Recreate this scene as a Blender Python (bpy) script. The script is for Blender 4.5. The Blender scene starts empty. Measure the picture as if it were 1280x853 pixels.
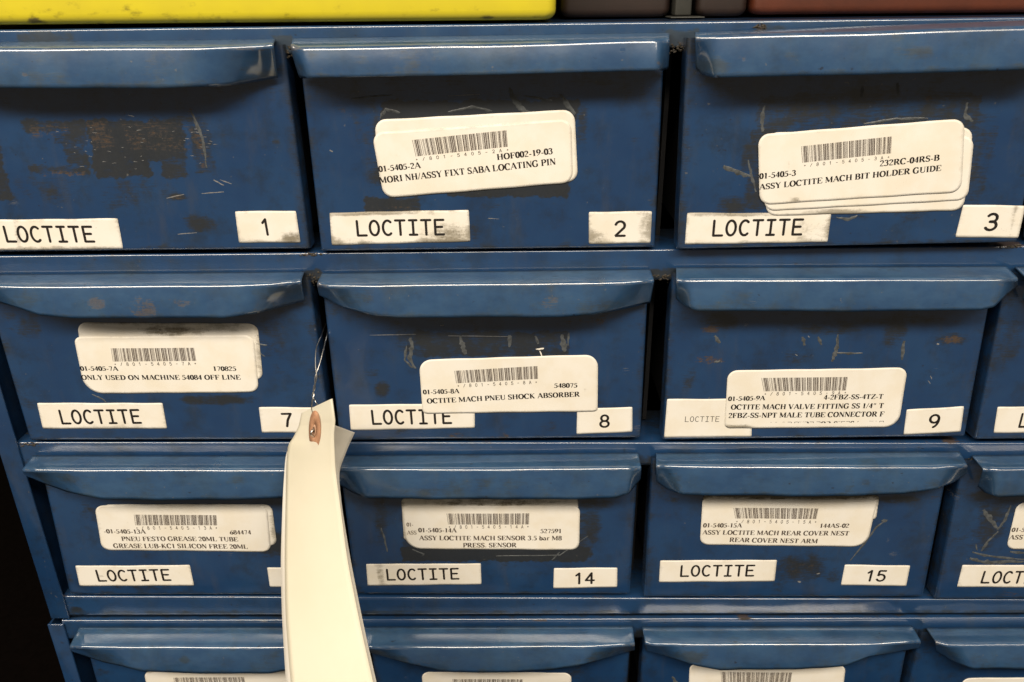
import bpy, math, random
import numpy as np
from mathutils import Vector

scene = bpy.context.scene
COL = scene.collection
R = math.radians
rng = random.Random(7)

# ------------------------------------------------------------------ camera
CX, CY, CZ = 0.15616, -0.30789, 0.09503
PITCH, YAW, ROLL, FPX = 0.41563, -0.01329, -0.00955, 998.18
fwd = Vector((math.sin(YAW)*math.cos(PITCH), math.cos(YAW)*math.cos(PITCH), -math.sin(PITCH)))
rt = fwd.cross(Vector((0, 0, 1))).normalized()
up = rt.cross(fwd)
RT = rt*math.cos(ROLL) + up*math.sin(ROLL)
UP = -rt*math.sin(ROLL) + up*math.cos(ROLL)
cd = bpy.data.cameras.new('camera'); cam = bpy.data.objects.new('camera', cd); COL.objects.link(cam)
cd.sensor_width = 36; cd.lens = 36*FPX/1280; cd.clip_start = 0.01; cd.clip_end = 50
from mathutils import Matrix
M = Matrix((RT, UP, -fwd)).transposed().to_4x4(); M.translation = (CX, CY, CZ)
cam.matrix_world = M
cd.dof.use_dof = True; cd.dof.focus_distance = 0.335; cd.dof.aperture_fstop = 20
scene.camera = cam
scene.render.resolution_x = 1024; scene.render.resolution_y = 682

# ------------------------------------------------------------------ light
scene.view_settings.view_transform = 'Standard'
scene.view_settings.look = 'None'
scene.view_settings.exposure = 0.0
scene.view_settings.gamma = 1.0
world = bpy.data.worlds.new('World'); scene.world = world; world.use_nodes = True
world.node_tree.nodes['Background'].inputs[0].default_value = (1.0, 0.86, 0.68, 1)
world.node_tree.nodes['Background'].inputs[1].default_value = 0.11

def area(name, loc, target, sx, sy, power, color):
    ld = bpy.data.lights.new(name, 'AREA'); ld.shape = 'RECTANGLE'; ld.size = sx; ld.size_y = sy
    ld.energy = power; ld.color = color
    lo = bpy.data.objects.new(name, ld); COL.objects.link(lo); lo.location = loc
    lo.rotation_euler = (Vector(target)-Vector(loc)).to_track_quat('-Z', 'Z').to_euler()
    return lo
# a fluorescent batten over the aisle in front of the cabinet
area('batten_and_fill_light', (-0.15, -1.22, 1.20), (0.15, 0, 0), 2.6, 0.30, 62, (1.0, 0.885, 0.735))
area('batten_and_fill_light', (1.30, -1.60, 1.45), (0.15, 0, 0), 1.2, 0.3, 13, (1.0, 0.885, 0.735))  # added fill from the right with no known source, brightens the tag

# ------------------------------------------------------------------ helpers
def pp(px, py, y):
    """point of the plane y = const seen at photo pixel (px, py): used to measure the cabinet"""
    d = fwd + RT*((px-640)/FPX) - UP*((py-426.5)/FPX)
    t = (y-CY)/d.y
    return Vector((CX, CY, CZ)) + d*t

def mesh_obj(name, verts, faces, mat, parent=None, smooth=False, attrs=None):
    me = bpy.data.meshes.new(name); me.from_pydata([tuple(v) for v in verts], [], faces); me.update()
    if mat: me.materials.append(mat)
    if smooth: me.shade_smooth()
    if attrs is None and mat is not None and mat.name == 'blue_enamel': attrs = {'stain': np.zeros((len(verts), 4))}
    if attrs:
        for k, a in attrs.items():
            at = me.attributes.new(k, 'FLOAT_COLOR', 'POINT')
            b = np.zeros((len(me.vertices), 4), dtype=np.float32); b[:, :a.shape[1]] = a
            at.data.foreach_set('color', b.ravel())
    o = bpy.data.objects.new(name, me); COL.objects.link(o)
    if parent: o.parent = parent; o.matrix_parent_inverse = parent.matrix_world.inverted()
    return o

def empty(name, loc, label, cat, group=None):
    o = bpy.data.objects.new(name, None); COL.objects.link(o); o.location = loc
    o.empty_display_size = 0.01
    o.matrix_world = Matrix.Translation(loc)
    o['label'] = label; o['category'] = cat
    if group: o['group'] = group
    return o

def grid_faces(nu, nv):
    return [(i*nv+j, (i+1)*nv+j, (i+1)*nv+j+1, i*nv+j+1) for i in range(nu-1) for j in range(nv-1)]

class MB:
    def __init__(s): s.v = []; s.f = []
    def box(s, x0, x1, y0, y1, z0, z1):
        b = len(s.v)
        s.v += [(x, y, z) for x in (x0, x1) for y in (y0, y1) for z in (z0, z1)]
        s.f += [tuple(b+k for k in q) for q in ((0,1,3,2),(4,6,7,5),(0,4,5,1),(2,3,7,6),(0,2,6,4),(1,5,7,3))]
    def quad(s, *p):
        b = len(s.v); s.v += [tuple(q) for q in p]; s.f.append(tuple(range(b, b+len(p))))
    def build(s, name, mat, parent=None, bevel=0, smooth=False):
        o = mesh_obj(name, s.v, s.f, mat, parent, smooth)
        if bevel:
            m = o.modifiers.new('bevel', 'BEVEL'); m.width = bevel; m.segments = 3; m.limit_method = 'ANGLE'
            o.data.shade_smooth()
        return o

def tube(name, pts, rad, mat, parent=None, n=8, sub=6):
    # catmull-rom through pts
    P = [Vector(p) for p in pts]; Q = [P[0]*2-P[1]]+P+[P[-1]*2-P[-2]]; C = []
    for i in range(1, len(Q)-2):
        for k in range(sub):
            t = k/sub
            C.append(0.5*((2*Q[i])+(-Q[i-1]+Q[i+1])*t+(2*Q[i-1]-5*Q[i]+4*Q[i+1]-Q[i+2])*t*t+(-Q[i-1]+3*Q[i]-3*Q[i+1]+Q[i+2])*t**3))
    C.append(P[-1]); v = []; f = []
    for i, c in enumerate(C):
        d = (C[min(i+1, len(C)-1)]-C[max(i-1, 0)]).normalized()
        a = d.cross(Vector((0.3, 1, 0.2))).normalized(); b = d.cross(a)
        for k in range(n):
            w = 2*math.pi*k/n; v.append(c+a*math.cos(w)*rad+b*math.sin(w)*rad)
    for i in range(len(C)-1):
        for k in range(n):
            f.append((i*n+k, i*n+(k+1) % n, (i+1)*n+(k+1) % n, (i+1)*n+k))
    return mesh_obj(name, v, f, mat, parent, True)

def ss(x):
    x = np.clip(x, 0, 1); return x*x*(3-2*x)

def dent(x, z):
    """gentle waviness of the pressed sheet, metres, same for panels and what is stuck on them"""
    x = np.asarray(x); z = np.asarray(z)
    return (0.00009*np.sin(x*63+z*41+0.7)+0.00007*np.sin(x*121-z*87+2.1)+0.00005*np.sin(x*34+z*171+1.2)
            + 0.00003*np.sin(x*240+z*190))

# ------------------------------------------------------------------ materials
def new_mat(name):
    m = bpy.data.materials.new(name); m.use_nodes = True
    return m, m.node_tree, m.node_tree.nodes['Principled BSDF']

class N:
    """little node-graph writer"""
    def __init__(s, nt): s.nt = nt
    def n(s, typ, **kw):
        o = s.nt.nodes.new(typ)
        for k, v in kw.items(): setattr(o, k, v)
        return o
    def link(s, a, b): s.nt.links.new(a, b)
    def setin(s, sock, v):
        if hasattr(v, 'is_output') or isinstance(v, bpy.types.NodeSocket): s.link(v, sock)
        else: sock.default_value = v
    def math(s, op, a, b=0.0, c=None, clamp=False):
        o = s.n('ShaderNodeMath', operation=op, use_clamp=clamp)
        s.setin(o.inputs[0], a); s.setin(o.inputs[1], b)
        if c is not None: s.setin(o.inputs[2], c)
        return o.outputs[0]
    def mix(s, f, a, b):
        o = s.n('ShaderNodeMix', data_type='RGBA')
        s.setin(o.inputs[0], f); s.setin(o.inputs[6], a); s.setin(o.inputs[7], b)
        return o.outputs[2]
    def noise(s, vec, scale, detail=4, rough=0.6, dist=0.0):
        o = s.n('ShaderNodeTexNoise'); s.setin(o.inputs['Scale'], scale); o.inputs['Detail'].default_value = detail
        o.inputs['Roughness'].default_value = rough; o.inputs['Distortion'].default_value = dist
        s.link(vec, o.inputs['Vector']); return o.outputs['Fac']
    def scale(s, vec, v):
        o = s.n('ShaderNodeMapping'); o.inputs['Scale'].default_value = v; s.link(vec, o.inputs[0]); return o.outputs[0]
    def ramp(s, x, lo, hi):
        o = s.n('ShaderNodeMapRange', interpolation_type='SMOOTHSTEP'); o.inputs['From Min'].default_value = lo
        o.inputs['From Max'].default_value = hi; s.setin(o.inputs[0], x); return o.outputs[0]

def paint_material():
    m, nt, bs = new_mat('blue_enamel'); g = N(nt)
    pos = g.n('ShaderNodeNewGeometry').outputs['Position']
    at = g.n('ShaderNodeAttribute', attribute_name='stain')
    sp = g.n('ShaderNodeSeparateColor'); g.link(at.outputs['Color'], sp.inputs[0])
    gr, ru, pa = sp.outputs[0], sp.outputs[1], sp.outputs[2]; du = at.outputs['Alpha']
    n_big = g.noise(pos, 28, 3)
    n_mid = g.noise(pos, 130, 5, 0.65)
    n_fine = g.noise(pos, 700, 4, 0.7)
    streak = g.noise(g.scale(pos, (0.22, 1, 2.2)), 900, 4, 0.7)
    speck = g.noise(pos, 1500, 2, 0.6)
    base = g.mix(g.ramp(n_big, 0.3, 0.7), (0.0085, 0.037, 0.108, 1), (0.012, 0.048, 0.128, 1))
    base = g.mix(g.math('MULTIPLY', g.ramp(n_mid, 0.52, 0.78), 0.35), base, (0.020, 0.045, 0.085, 1))
    # grime: mask plus noise break-up, plus a thin general film
    gm = g.math('ADD', gr, g.math('MULTIPLY', g.math('SUBTRACT', n_mid, 0.5), 1.3))
    gm = g.math('ADD', gm, g.math('MULTIPLY', g.math('SUBTRACT', streak, 0.5), 0.9))
    gmf = g.math('MULTIPLY', g.ramp(gm, 0.18, 0.66), g.ramp(gr, 0.0, 0.20))
    film = g.math('MULTIPLY', g.ramp(g.noise(pos, 60, 6, 0.7), 0.46, 0.70), 0.50)
    col = g.mix(film, base, (0.012, 0.018, 0.024, 1))
    vst = g.ramp(g.noise(g.scale(pos, (1.6, 1, 0.35)), 75, 5, 0.65), 0.50, 0.78)
    col = g.mix(g.math('MULTIPLY', vst, 0.30), col, (0.055, 0.060, 0.066, 1))
    blt = g.ramp(g.noise(pos, 210, 6, 0.75), 0.55, 0.72)
    col = g.mix(g.math('MULTIPLY', blt, g.math('MULTIPLY', g.ramp(n_big, 0.45, 0.7), 0.45)), col, (0.013, 0.013, 0.012, 1))
    col = g.mix(g.math('MULTIPLY', gmf, 0.90), col, g.mix(n_fine, (0.006, 0.0085, 0.010, 1), (0.021, 0.022, 0.020, 1)))
    rm = g.math('ADD', ru, g.math('MULTIPLY', g.math('SUBTRACT', n_fine, 0.5), 1.1))
    rm = g.math('ADD', rm, g.math('MULTIPLY', g.math('SUBTRACT', n_mid, 0.5), 0.9))
    rm = g.math('ADD', rm, g.math('MULTIPLY', g.math('SUBTRACT', streak, 0.5), 1.3))
    rmf = g.math('MULTIPLY', g.ramp(rm, 0.42, 0.75), g.ramp(ru, 0.0, 0.25))
    col = g.mix(g.math('MULTIPLY', rmf, 0.85), col, g.mix(speck, (0.016, 0.010, 0.006, 1), (0.10, 0.058, 0.030, 1)))
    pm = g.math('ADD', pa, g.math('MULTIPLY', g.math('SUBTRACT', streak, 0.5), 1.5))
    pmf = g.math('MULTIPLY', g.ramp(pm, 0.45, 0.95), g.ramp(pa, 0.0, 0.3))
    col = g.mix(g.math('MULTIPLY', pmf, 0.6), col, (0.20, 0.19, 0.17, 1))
    # lighter blue tint: ceiling light and reflection put into the colour
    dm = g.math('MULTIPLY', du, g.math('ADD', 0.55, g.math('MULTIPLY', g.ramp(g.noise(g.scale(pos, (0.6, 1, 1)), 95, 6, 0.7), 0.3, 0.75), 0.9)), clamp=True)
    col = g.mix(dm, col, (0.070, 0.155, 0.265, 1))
    # tiny nicks everywhere
    nick = g.ramp(g.noise(pos, 420, 2, 0.5), 0.735, 0.77)
    col = g.mix(g.math('MULTIPLY', nick, 0.45), col, (0.16, 0.15, 0.13, 1))
    fl = g.ramp(g.noise(pos, 1150, 2, 0.5), 0.70, 0.76)
    col = g.mix(g.math('MULTIPLY', fl, g.math('MULTIPLY', g.ramp(n_mid, 0.45, 0.65), 0.5)), col, (0.13, 0.125, 0.11, 1))
    dk = g.ramp(g.noise(g.scale(pos, (1, 1, 1.3)), 310, 3, 0.5), 0.70, 0.75)
    col = g.mix(g.math('MULTIPLY', dk, 0.6), col, (0.014, 0.010, 0.008, 1))
    g.link(col, bs.inputs['Base Color'])
    ro = g.math('ADD', 0.22, g.math('MULTIPLY', n_mid, 0.22))
    ro = g.math('ADD', ro, g.math('MULTIPLY', gmf, 0.16)); ro = g.math('ADD', ro, g.math('MULTIPLY', rmf, 0.4))
    ro = g.math('ADD', ro, g.math('MULTIPLY', pmf, 0.2), clamp=True)
    ro = g.math('SUBTRACT', ro, g.math('MULTIPLY', g.ramp(pa, 0.38, 0.5), 0.12), clamp=True)
    g.link(ro, bs.inputs['Roughness'])
    h = g.math('ADD', g.math('MULTIPLY', g.noise(pos, 900, 2, 0.5), 0.35), g.math('MULTIPLY', rmf, -0.6))
    h = g.math('ADD', h, g.math('MULTIPLY', gmf, 0.3))
    b = g.n('ShaderNodeBump'); b.inputs['Strength'].default_value = 0.20; b.inputs['Distance'].default_value = 0.0002
    g.link(h, b.inputs['Height']); g.link(b.outputs[0], bs.inputs['Normal'])
    bs.inputs['Coat Weight'].default_value = 0.9; bs.inputs['Coat Roughness'].default_value = 0.12; bs.inputs['Coat IOR'].default_value = 1.8
    return m

def paper_material(name, col, dirty):
    m, nt, bs = new_mat(name); g = N(nt)
    pos = g.n('ShaderNodeNewGeometry').outputs['Position']
    at = g.n('ShaderNodeAttribute', attribute_name='wear')     # R: closeness to the edge, G: dirt amount, B: local stain
    sp = g.n('ShaderNodeSeparateColor'); g.link(at.outputs['Color'], sp.inputs[0])
    n1 = g.noise(pos, 160, 5, 0.7); n2 = g.noise(pos, 800, 3, 0.7); n3 = g.noise(g.scale(pos, (0.35, 1, 1.6)), 500, 4, 0.7)
    c = g.mix(g.ramp(g.noise(pos, 70, 4), 0.35, 0.7), col, tuple(x*y for x, y in zip(col[:3], (0.96, 0.93, 0.87)))+(1,))
    a = g.math('ADD', g.math('MULTIPLY', sp.outputs[0], 0.55), g.math('MULTIPLY', g.math('SUBTRACT', n1, 0.5), 1.6))
    a = g.math('ADD', a, g.math('MULTIPLY', g.math('SUBTRACT', n3, 0.5), 1.2))
    a = g.math('ADD', a, g.math('MULTIPLY', sp.outputs[2], 0.8))
    a = g.ramp(a, 0.30, 1.0)
    a = g.math('MULTIPLY', a, sp.outputs[1])
    c = g.mix(a, c, g.mix(n2, (0.10, 0.085, 0.05, 1), (0.24, 0.20, 0.13, 1)))
    sp2 = g.ramp(g.noise(pos, 1700, 3, 0.7), 0.60, 0.66)
    c = g.mix(g.math('MULTIPLY', sp2, g.math('MULTIPLY', g.ramp(g.math('ADD', sp.outputs[2], g.math('MULTIPLY', sp.outputs[0], 0.5)), 0.15, 0.9), g.math('MULTIPLY', sp.outputs[1], 0.9))), c, (0.035, 0.03, 0.02, 1))
    sk = g.math('MULTIPLY', g.ramp(n2, 0.66, 0.74), g.math('MULTIPLY', sp.outputs[1], 0.5))
    c = g.mix(sk, c, (0.2, 0.17, 0.12, 1))
    g.link(c, bs.inputs['Base Color'])
    bs.inputs['Roughness'].default_value = 0.55
    bs.inputs['Specular IOR Level'].default_value = 0.3
    return m

def plain(name, col, rough=0.6, metal=0.0, var=0.25, scale=200, bump=0.0, spec=0.5):
    m, nt, bs = new_mat(name); g = N(nt)
    pos = g.n('ShaderNodeNewGeometry').outputs['Position']
    n = g.noise(pos, scale, 5, 0.65)
    g.link(g.mix(g.ramp(n, 0.3, 0.75), tuple(col)+(1,), tuple(min(c*(1-var), 0.9) for c in col)+(1,)), bs.inputs['Base Color'])
    bs.inputs['Roughness'].default_value = rough; bs.inputs['Metallic'].default_value = metal
    bs.inputs['Specular IOR Level'].default_value = spec
    if bump:
        b = g.n('ShaderNodeBump'); b.inputs['Strength'].default_value = bump; b.inputs['Distance'].default_value = 0.0003
        g.link(g.noise(pos, scale*3, 3), b.inputs['Height']); g.link(b.outputs[0], bs.inputs['Normal'])
    return m

PAINT = paint_material()
LABEL = paper_material('sticker_paper', (0.80, 0.77, 0.70, 1), 1)
INK = plain('black_ink', (0.018, 0.014, 0.012), 0.5, var=0.5, scale=900)
INK2 = plain('worn_ink', (0.06, 0.045, 0.035), 0.55, var=-0.8, scale=700)
BARS = plain('barcode_ink', (0.05, 0.037, 0.03), 0.5, var=-1.2, scale=800)
FAINT = plain('faint_ink', (0.25, 0.21, 0.17), 0.6, var=0.3, scale=900)
GLUE = plain('dried_adhesive', (0.105, 0.115, 0.12), 0.4, var=0.65, scale=420, bump=0.4)
SCRATCH = plain('bare_metal_scratch', (0.24, 0.24, 0.24), 0.4, var=0.5, scale=900)
DARK = plain('dark_steel', (0.012, 0.012, 0.013), 0.7)
GREASE = plain('old_grease', (0.05, 0.038, 0.022), 0.6, var=0.7, scale=600, bump=0.6)
WIRE = plain('wire_steel', (0.62, 0.60, 0.56), 0.28, metal=1.0)
WALLM = plain('dark_wall', (0.004, 0.003, 0.0025), 1.0, spec=0.0)
RING = plain('fibre_ring', (0.48, 0.25, 0.14), 0.7, var=0.3, scale=500)
ORANGE = plain('orange_plastic', (0.085, 0.017, 0.004), 0.55, var=0.35, scale=60)
ORANGE_SHADED = plain('shaded_orange_plastic', (0.016, 0.006, 0.003), 0.6, var=0.4, scale=60)  # darker copy of the orange, shade on the bins put into its colour
GREYP = plain('grey_plastic', (0.035, 0.035, 0.03), 0.5, var=0.4, scale=80)

def yellow_material():
    m, nt, bs = new_mat('yellow_plastic'); g = N(nt)
    pos = g.n('ShaderNodeNewGeometry').outputs['Position']
    at = g.n('ShaderNodeAttribute', attribute_name='stain')
    sp = g.n('ShaderNodeSeparateColor'); g.link(at.outputs['Color'], sp.inputs[0])
    n = g.noise(g.scale(pos, (0.6, 1, 1)), 240, 5, 0.7)
    a = g.math('ADD', sp.outputs[0], g.math('MULTIPLY', g.math('SUBTRACT', n, 0.5), 1.6))
    f = g.math('MULTIPLY', g.ramp(a, 0.42, 0.95), g.ramp(sp.outputs[0], 0.0, 0.3))
    c = g.mix(g.ramp(g.noise(pos, 40, 3), 0.3, 0.7), (0.62, 0.52, 0.018, 1), (0.57, 0.475, 0.02, 1))
    c = g.mix(g.math('MULTIPLY', f, 0.9), c, (0.06, 0.045, 0.012, 1))
    g.link(c, bs.inputs['Base Color']); bs.inputs['Roughness'].default_value = 0.42
    return m
YELLOW = yellow_material()

def card_material(name, a, b):
    m, nt, bs = new_mat(name); g = N(nt)
    pos = g.n('ShaderNodeNewGeometry').outputs['Position']
    c = g.mix(g.ramp(g.noise(pos, 45, 4), 0.3, 0.75), a, b)
    g.link(c, bs.inputs['Base Color']); bs.inputs['Roughness'].default_value = 0.75
    out = nt.nodes['Material Output']; tr = g.n('ShaderNodeBsdfTranslucent'); g.link(c, tr.inputs[0])
    mx = g.n('ShaderNodeMixShader'); mx.inputs[0].default_value = 0.3
    g.link(bs.outputs[0], mx.inputs[1]); g.link(tr.outputs[0], mx.inputs[2]); g.link(mx.outputs[0], out.inputs[0])
    return m
MANILA = card_material('manila_card', (0.88, 0.84, 0.70, 1), (0.86, 0.815, 0.665, 1))
WHITEP = card_material('white_slip', (0.86, 0.83, 0.76, 1), (0.84, 0.80, 0.72, 1))

# ------------------------------------------------------------------ lettering
def arc(cx, cy, rx, ry, a0, a1, n=14):
    return [(cx+rx*math.cos(R(a0+(a1-a0)*i/n)), cy+ry*math.sin(R(a0+(a1-a0)*i/n))) for i in range(n+1)]
# typewriter-like sans, box 0.62 wide x 1 high, one pen width
W_ = 0.60
SANS = {
 'L': [[(0.04, 1), (0.04, 0), (W_, 0)]],
 'O': [arc(0.3, 0.5, 0.29, 0.5, 0, 360, 24)],
 '0': [arc(0.3, 0.5, 0.27, 0.5, 0, 360, 24)],
 'C': [arc(0.33, 0.5, 0.31, 0.5, 50, 310, 20)],
 'T': [[(0, 1), (W_, 1)], [(0.3, 1), (0.3, 0)]],
 'I': [[(0.06, 1), (0.54, 1)], [(0.3, 1), (0.3, 0)], [(0.06, 0), (0.54, 0)]],
 'E': [[(W_, 1), (0.05, 1), (0.05, 0), (W_, 0)], [(0.05, 0.52), (0.5, 0.52)]],
 '1': [[(0.1, 0.78), (0.32, 1), (0.32, 0)]],
 '2': [arc(0.3, 0.71, 0.27, 0.29, 165, -35, 12)+[(0.03, 0), (W_-0.02, 0)]],
 '3': [arc(0.28, 0.75, 0.25, 0.25, 150, -80, 12)+[(0.2, 0.52)], [(0.2, 0.52)]+arc(0.28, 0.27, 0.29, 0.27, 80, -150, 14)],
 '4': [[(0.42, 0), (0.42, 1), (0.0, 0.3), (0.6, 0.3)]],
 '5': [[(0.55, 1), (0.1, 1), (0.06, 0.52)]+arc(0.28, 0.32, 0.29, 0.32, 120, -150, 14)],
 '7': [[(0.02, 1), (0.58, 1), (0.34, 0.5), (0.24, 0)]],
 '8': [arc(0.3, 0.75, 0.23, 0.25, 0, 360, 20), arc(0.3, 0.26, 0.28, 0.26, 0, 360, 20)],
 '9': [arc(0.3, 0.69, 0.27, 0.31, 0, 360, 20), [(0.57, 0.69)]+arc(0.2, 0.62, 0.37, 0.62, 0, -75, 10)],
 'A': [[(0, 0), (0.3, 1), (0.6, 0)], [(0.1, 0.33), (0.5, 0.33)]],
 '-': [[(0.1, 0.45), (0.5, 0.45)]], '/': [[(0.05, 0), (0.55, 1)]], '*': [[(0.1, 0.5), (0.5, 0.5)], [(0.3, 0.3), (0.3, 0.7)]],
 '6': [arc(0.3, 0.31, 0.27, 0.31, 0, 360, 20), [(0.03, 0.31)]+arc(0.4, 0.38, 0.37, 0.62, 180, 105, 10)],
}
# bold book serif: strokes as (points, width0 or 'a' for modulated arcs), serifs at listed feet
TK, TN = 0.20, 0.078
def _s(adv, strokes, serifs=()): return (adv, strokes, serifs)
SER = {
 'A': _s(.74, [([(.05,0),(.36,1)],TN),([(.36,1),(.66,0)],TK),([(.16,.34),(.55,.34)],TN)], [(.07,0,.1),(.65,0,.13)]),
 'B': _s(.68, [([(.16,0),(.16,1)],TK),([(.16,.97),(.36,.97)],TN),(arc(.34,.75,.2,.22,90,-90),'a'),(arc(.36,.27,.23,.245,90,-90),'a'),([(.16,.52),(.36,.52)],TN),([(.16,.03),(.36,.03)],TN)], [(.14,0,.13),(.14,1,.13)]),
 'C': _s(.72, [(arc(.38,.5,.3,.5,45,315,20),'a'),([(.62,1),(.62,.66)],TN)], []),
 'D': _s(.74, [([(.16,0),(.16,1)],TK),([(.16,.97),(.32,.97)],TN),(arc(.3,.5,.34,.47,90,-90,16),'a'),([(.16,.03),(.32,.03)],TN)], [(.14,0,.13),(.14,1,.13)]),
 'E': _s(.67, [([(.16,0),(.16,1)],TK),([(.1,.97),(.58,.97),(.6,.76)],TN),([(.16,.52),(.42,.52)],TN),([(.42,.38),(.42,.66)],TN),([(.1,.03),(.6,.03),(.63,.27)],TN)], [(.14,0,.13),(.14,1,.13)]),
 'F': _s(.62, [([(.16,0),(.16,1)],TK),([(.1,.97),(.56,.97),(.58,.75)],TN),([(.16,.52),(.42,.52)],TN),([(.42,.38),(.42,.66)],TN)], [(.17,0,.16),(.14,1,.13)]),
 'G': _s(.78, [(arc(.38,.5,.3,.5,45,320,20),'a'),([(.62,1),(.62,.68)],TN),([(.61,.06),(.61,.42)],TK)], [(.6,.44,.15)]),
 'H': _s(.80, [([(.17,0),(.17,1)],TK),([(.63,0),(.63,1)],TK),([(.17,.52),(.63,.52)],TN)], [(.17,0,.15),(.17,1,.15),(.63,0,.15),(.63,1,.15)]),
 'I': _s(.40, [([(.2,0),(.2,1)],TK)], [(.2,0,.16),(.2,1,.16)]),
 'J': _s(.50, [([(.3,1),(.3,.15),(.2,0),(.06,.08)],TK)], [(.3,1,.16)]),
 'K': _s(.78, [([(.17,0),(.17,1)],TK),([(.2,.45),(.6,1)],TN),([(.3,.58),(.64,0)],TK)], [(.17,0,.15),(.17,1,.15),(.6,1,.12),(.65,0,.13)]),
 'L': _s(.67, [([(.16,0),(.16,1)],TK),([(.1,.03),(.58,.03),(.61,.3)],TN)], [(.16,0,.14),(.17,1,.16)]),
 'M': _s(.95, [([(.12,0),(.12,1)],TN),([(.14,1),(.46,.1)],TK),([(.46,.1),(.76,1)],TN),([(.78,0),(.78,1)],TK)], [(.12,0,.1),(.1,1,.1),(.78,0,.15),(.8,1,.13)]),
 'N': _s(.74, [([(.12,0),(.12,1)],TN),([(.12,1),(.6,.04)],TK),([(.62,0),(.62,1)],TN)], [(.12,0,.1),(.1,1,.1),(.62,1,.1)]),
 'O': _s(.78, [(arc(.39,.5,.29,.48,0,360,24),'a')], []),
 'P': _s(.63, [([(.16,0),(.16,1)],TK),([(.16,.97),(.34,.97)],TN),(arc(.34,.72,.22,.25,90,-90),'a'),([(.16,.47),(.34,.47)],TN)], [(.17,0,.16),(.14,1,.13)]),
 'R': _s(.74, [([(.16,0),(.16,1)],TK),([(.16,.97),(.34,.97)],TN),(arc(.34,.74,.2,.23,90,-90),'a'),([(.16,.5),(.36,.5)],TN),([(.36,.5),(.64,0)],TK)], [(.16,0,.14),(.14,1,.13),(.67,0,.09)]),
 'S': _s(.57, [(arc(.29,.74,.19,.24,40,240,10),'b'),([(.17,.6),(.42,.42)],TK),(arc(.28,.26,.2,.24,60,-140,10),'b'),([(.49,1),(.49,.72)],TN),([(.07,0),(.07,.3)],TN)], []),
 'T': _s(.68, [([(.34,0),(.34,1)],TK),([(.06,.76),(.08,.97),(.6,.97),(.62,.76)],TN)], [(.34,0,.17)]),
 'U': _s(.74, [([(.16,1),(.16,.28)],TK),(arc(.38,.28,.23,.26,180,360,12),TN*1.4),([(.61,.28),(.61,1)],TN)], [(.16,1,.15),(.61,1,.11)]),
 'V': _s(.74, [([(.1,1),(.38,0)],TK),([(.38,0),(.64,1)],TN)], [(.1,1,.14),(.63,1,.11)]),
 'W': _s(1.0, [([(.1,1),(.34,0)],TK),([(.34,0),(.52,1)],TN),([(.5,1),(.74,0)],TK),([(.74,0),(.94,1)],TN)], [(.1,1,.14),(.5,1,.12),(.93,1,.1)]),
 'X': _s(.74, [([(.12,1),(.62,0)],TK),([(.1,0),(.6,1)],TN)], [(.12,1,.13),(.62,0,.13),(.1,0,.1),(.6,1,.1)]),
 'Y': _s(.72, [([(.1,1),(.36,.46),(.36,0)],TK),([(.36,.46),(.62,1)],TN)], [(.1,1,.13),(.62,1,.1),(.36,0,.15)]),
 'Z': _s(.67, [([(.08,.76),(.1,.97),(.6,.97)],TN),([(.58,.98),(.1,.02)],TK),([(.08,.03),(.6,.03),(.62,.27)],TN)], []),
 '0': _s(.52, [(arc(.26,.5,.185,.48,0,360,20),'a')], []),
 '1': _s(.52, [([(.27,0),(.27,1)],TK),([(.1,.86),(.27,.98)],TN)], [(.27,0,.15)]),
 '2': _s(.52, [(arc(.24,.74,.17,.24,170,-40,10),'b'),([(.38,.62),(.06,.1)],.09),([(.04,.06),(.46,.06)],.13)], []),
 '3': _s(.52, [(arc(.23,.77,.16,.21,160,-90,10),'b'),(arc(.21,.29,.21,.27,90,-150,12),'b')], []),
 '4': _s(.52, [([(.35,0),(.35,1)],TK),([(.35,.98),(.04,.3)],TN),([(.03,.28),(.49,.28)],.1)], []),
 '5': _s(.52, [([(.14,.93),(.46,.93)],.13),([(.14,.96),(.08,.58)],TN),(arc(.2,.32,.22,.29,105,-140,12),'b')], []),
 '6': _s(.52, [(arc(.26,.3,.19,.29,0,360,16),'a'),([(.09,.35),(.18,.75),(.45,.98)],.09)], []),
 '7': _s(.52, [([(.05,.93),(.47,.93)],.13),([(.45,.93),(.22,0)],.11)], []),
 '8': _s(.52, [(arc(.26,.76,.16,.22,0,360,16),'b'),(arc(.26,.27,.19,.26,0,360,16),'b')], []),
 '9': _s(.52, [(arc(.26,.7,.19,.29,0,360,16),'a'),([(.43,.65),(.34,.25),(.07,.02)],.09)], []),
 '-': _s(.36, [([(.05,.33),(.31,.33)],.14)], []), '/': _s(.34, [([(.02,-.02),(.32,1.02)],.08)], []),
 '.': _s(.28, [([(.08,.08),(.2,.08)],.16)], []), '"': _s(.5, [([(.14,1),(.14,.66)],.1),([(.34,1),(.34,.66)],.1)], []),
 'b': _s(.55, [([(.12,0),(.12,1)],.15),(arc(.28,.33,.18,.31,0,360,14),'a')], []),
 'a': _s(.5, [([(.4,0),(.38,.5),(.26,.66),(.1,.56)],.12),(arc(.23,.18,.16,.17,0,360,12),'b')], []),
 'r': _s(.45, [([(.16,0),(.16,.66)],.15),([(.18,.45),(.3,.64),(.42,.6)],.1)], [(.16,0,.13)]),
 ' ': _s(.28, [], []),
}
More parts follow.
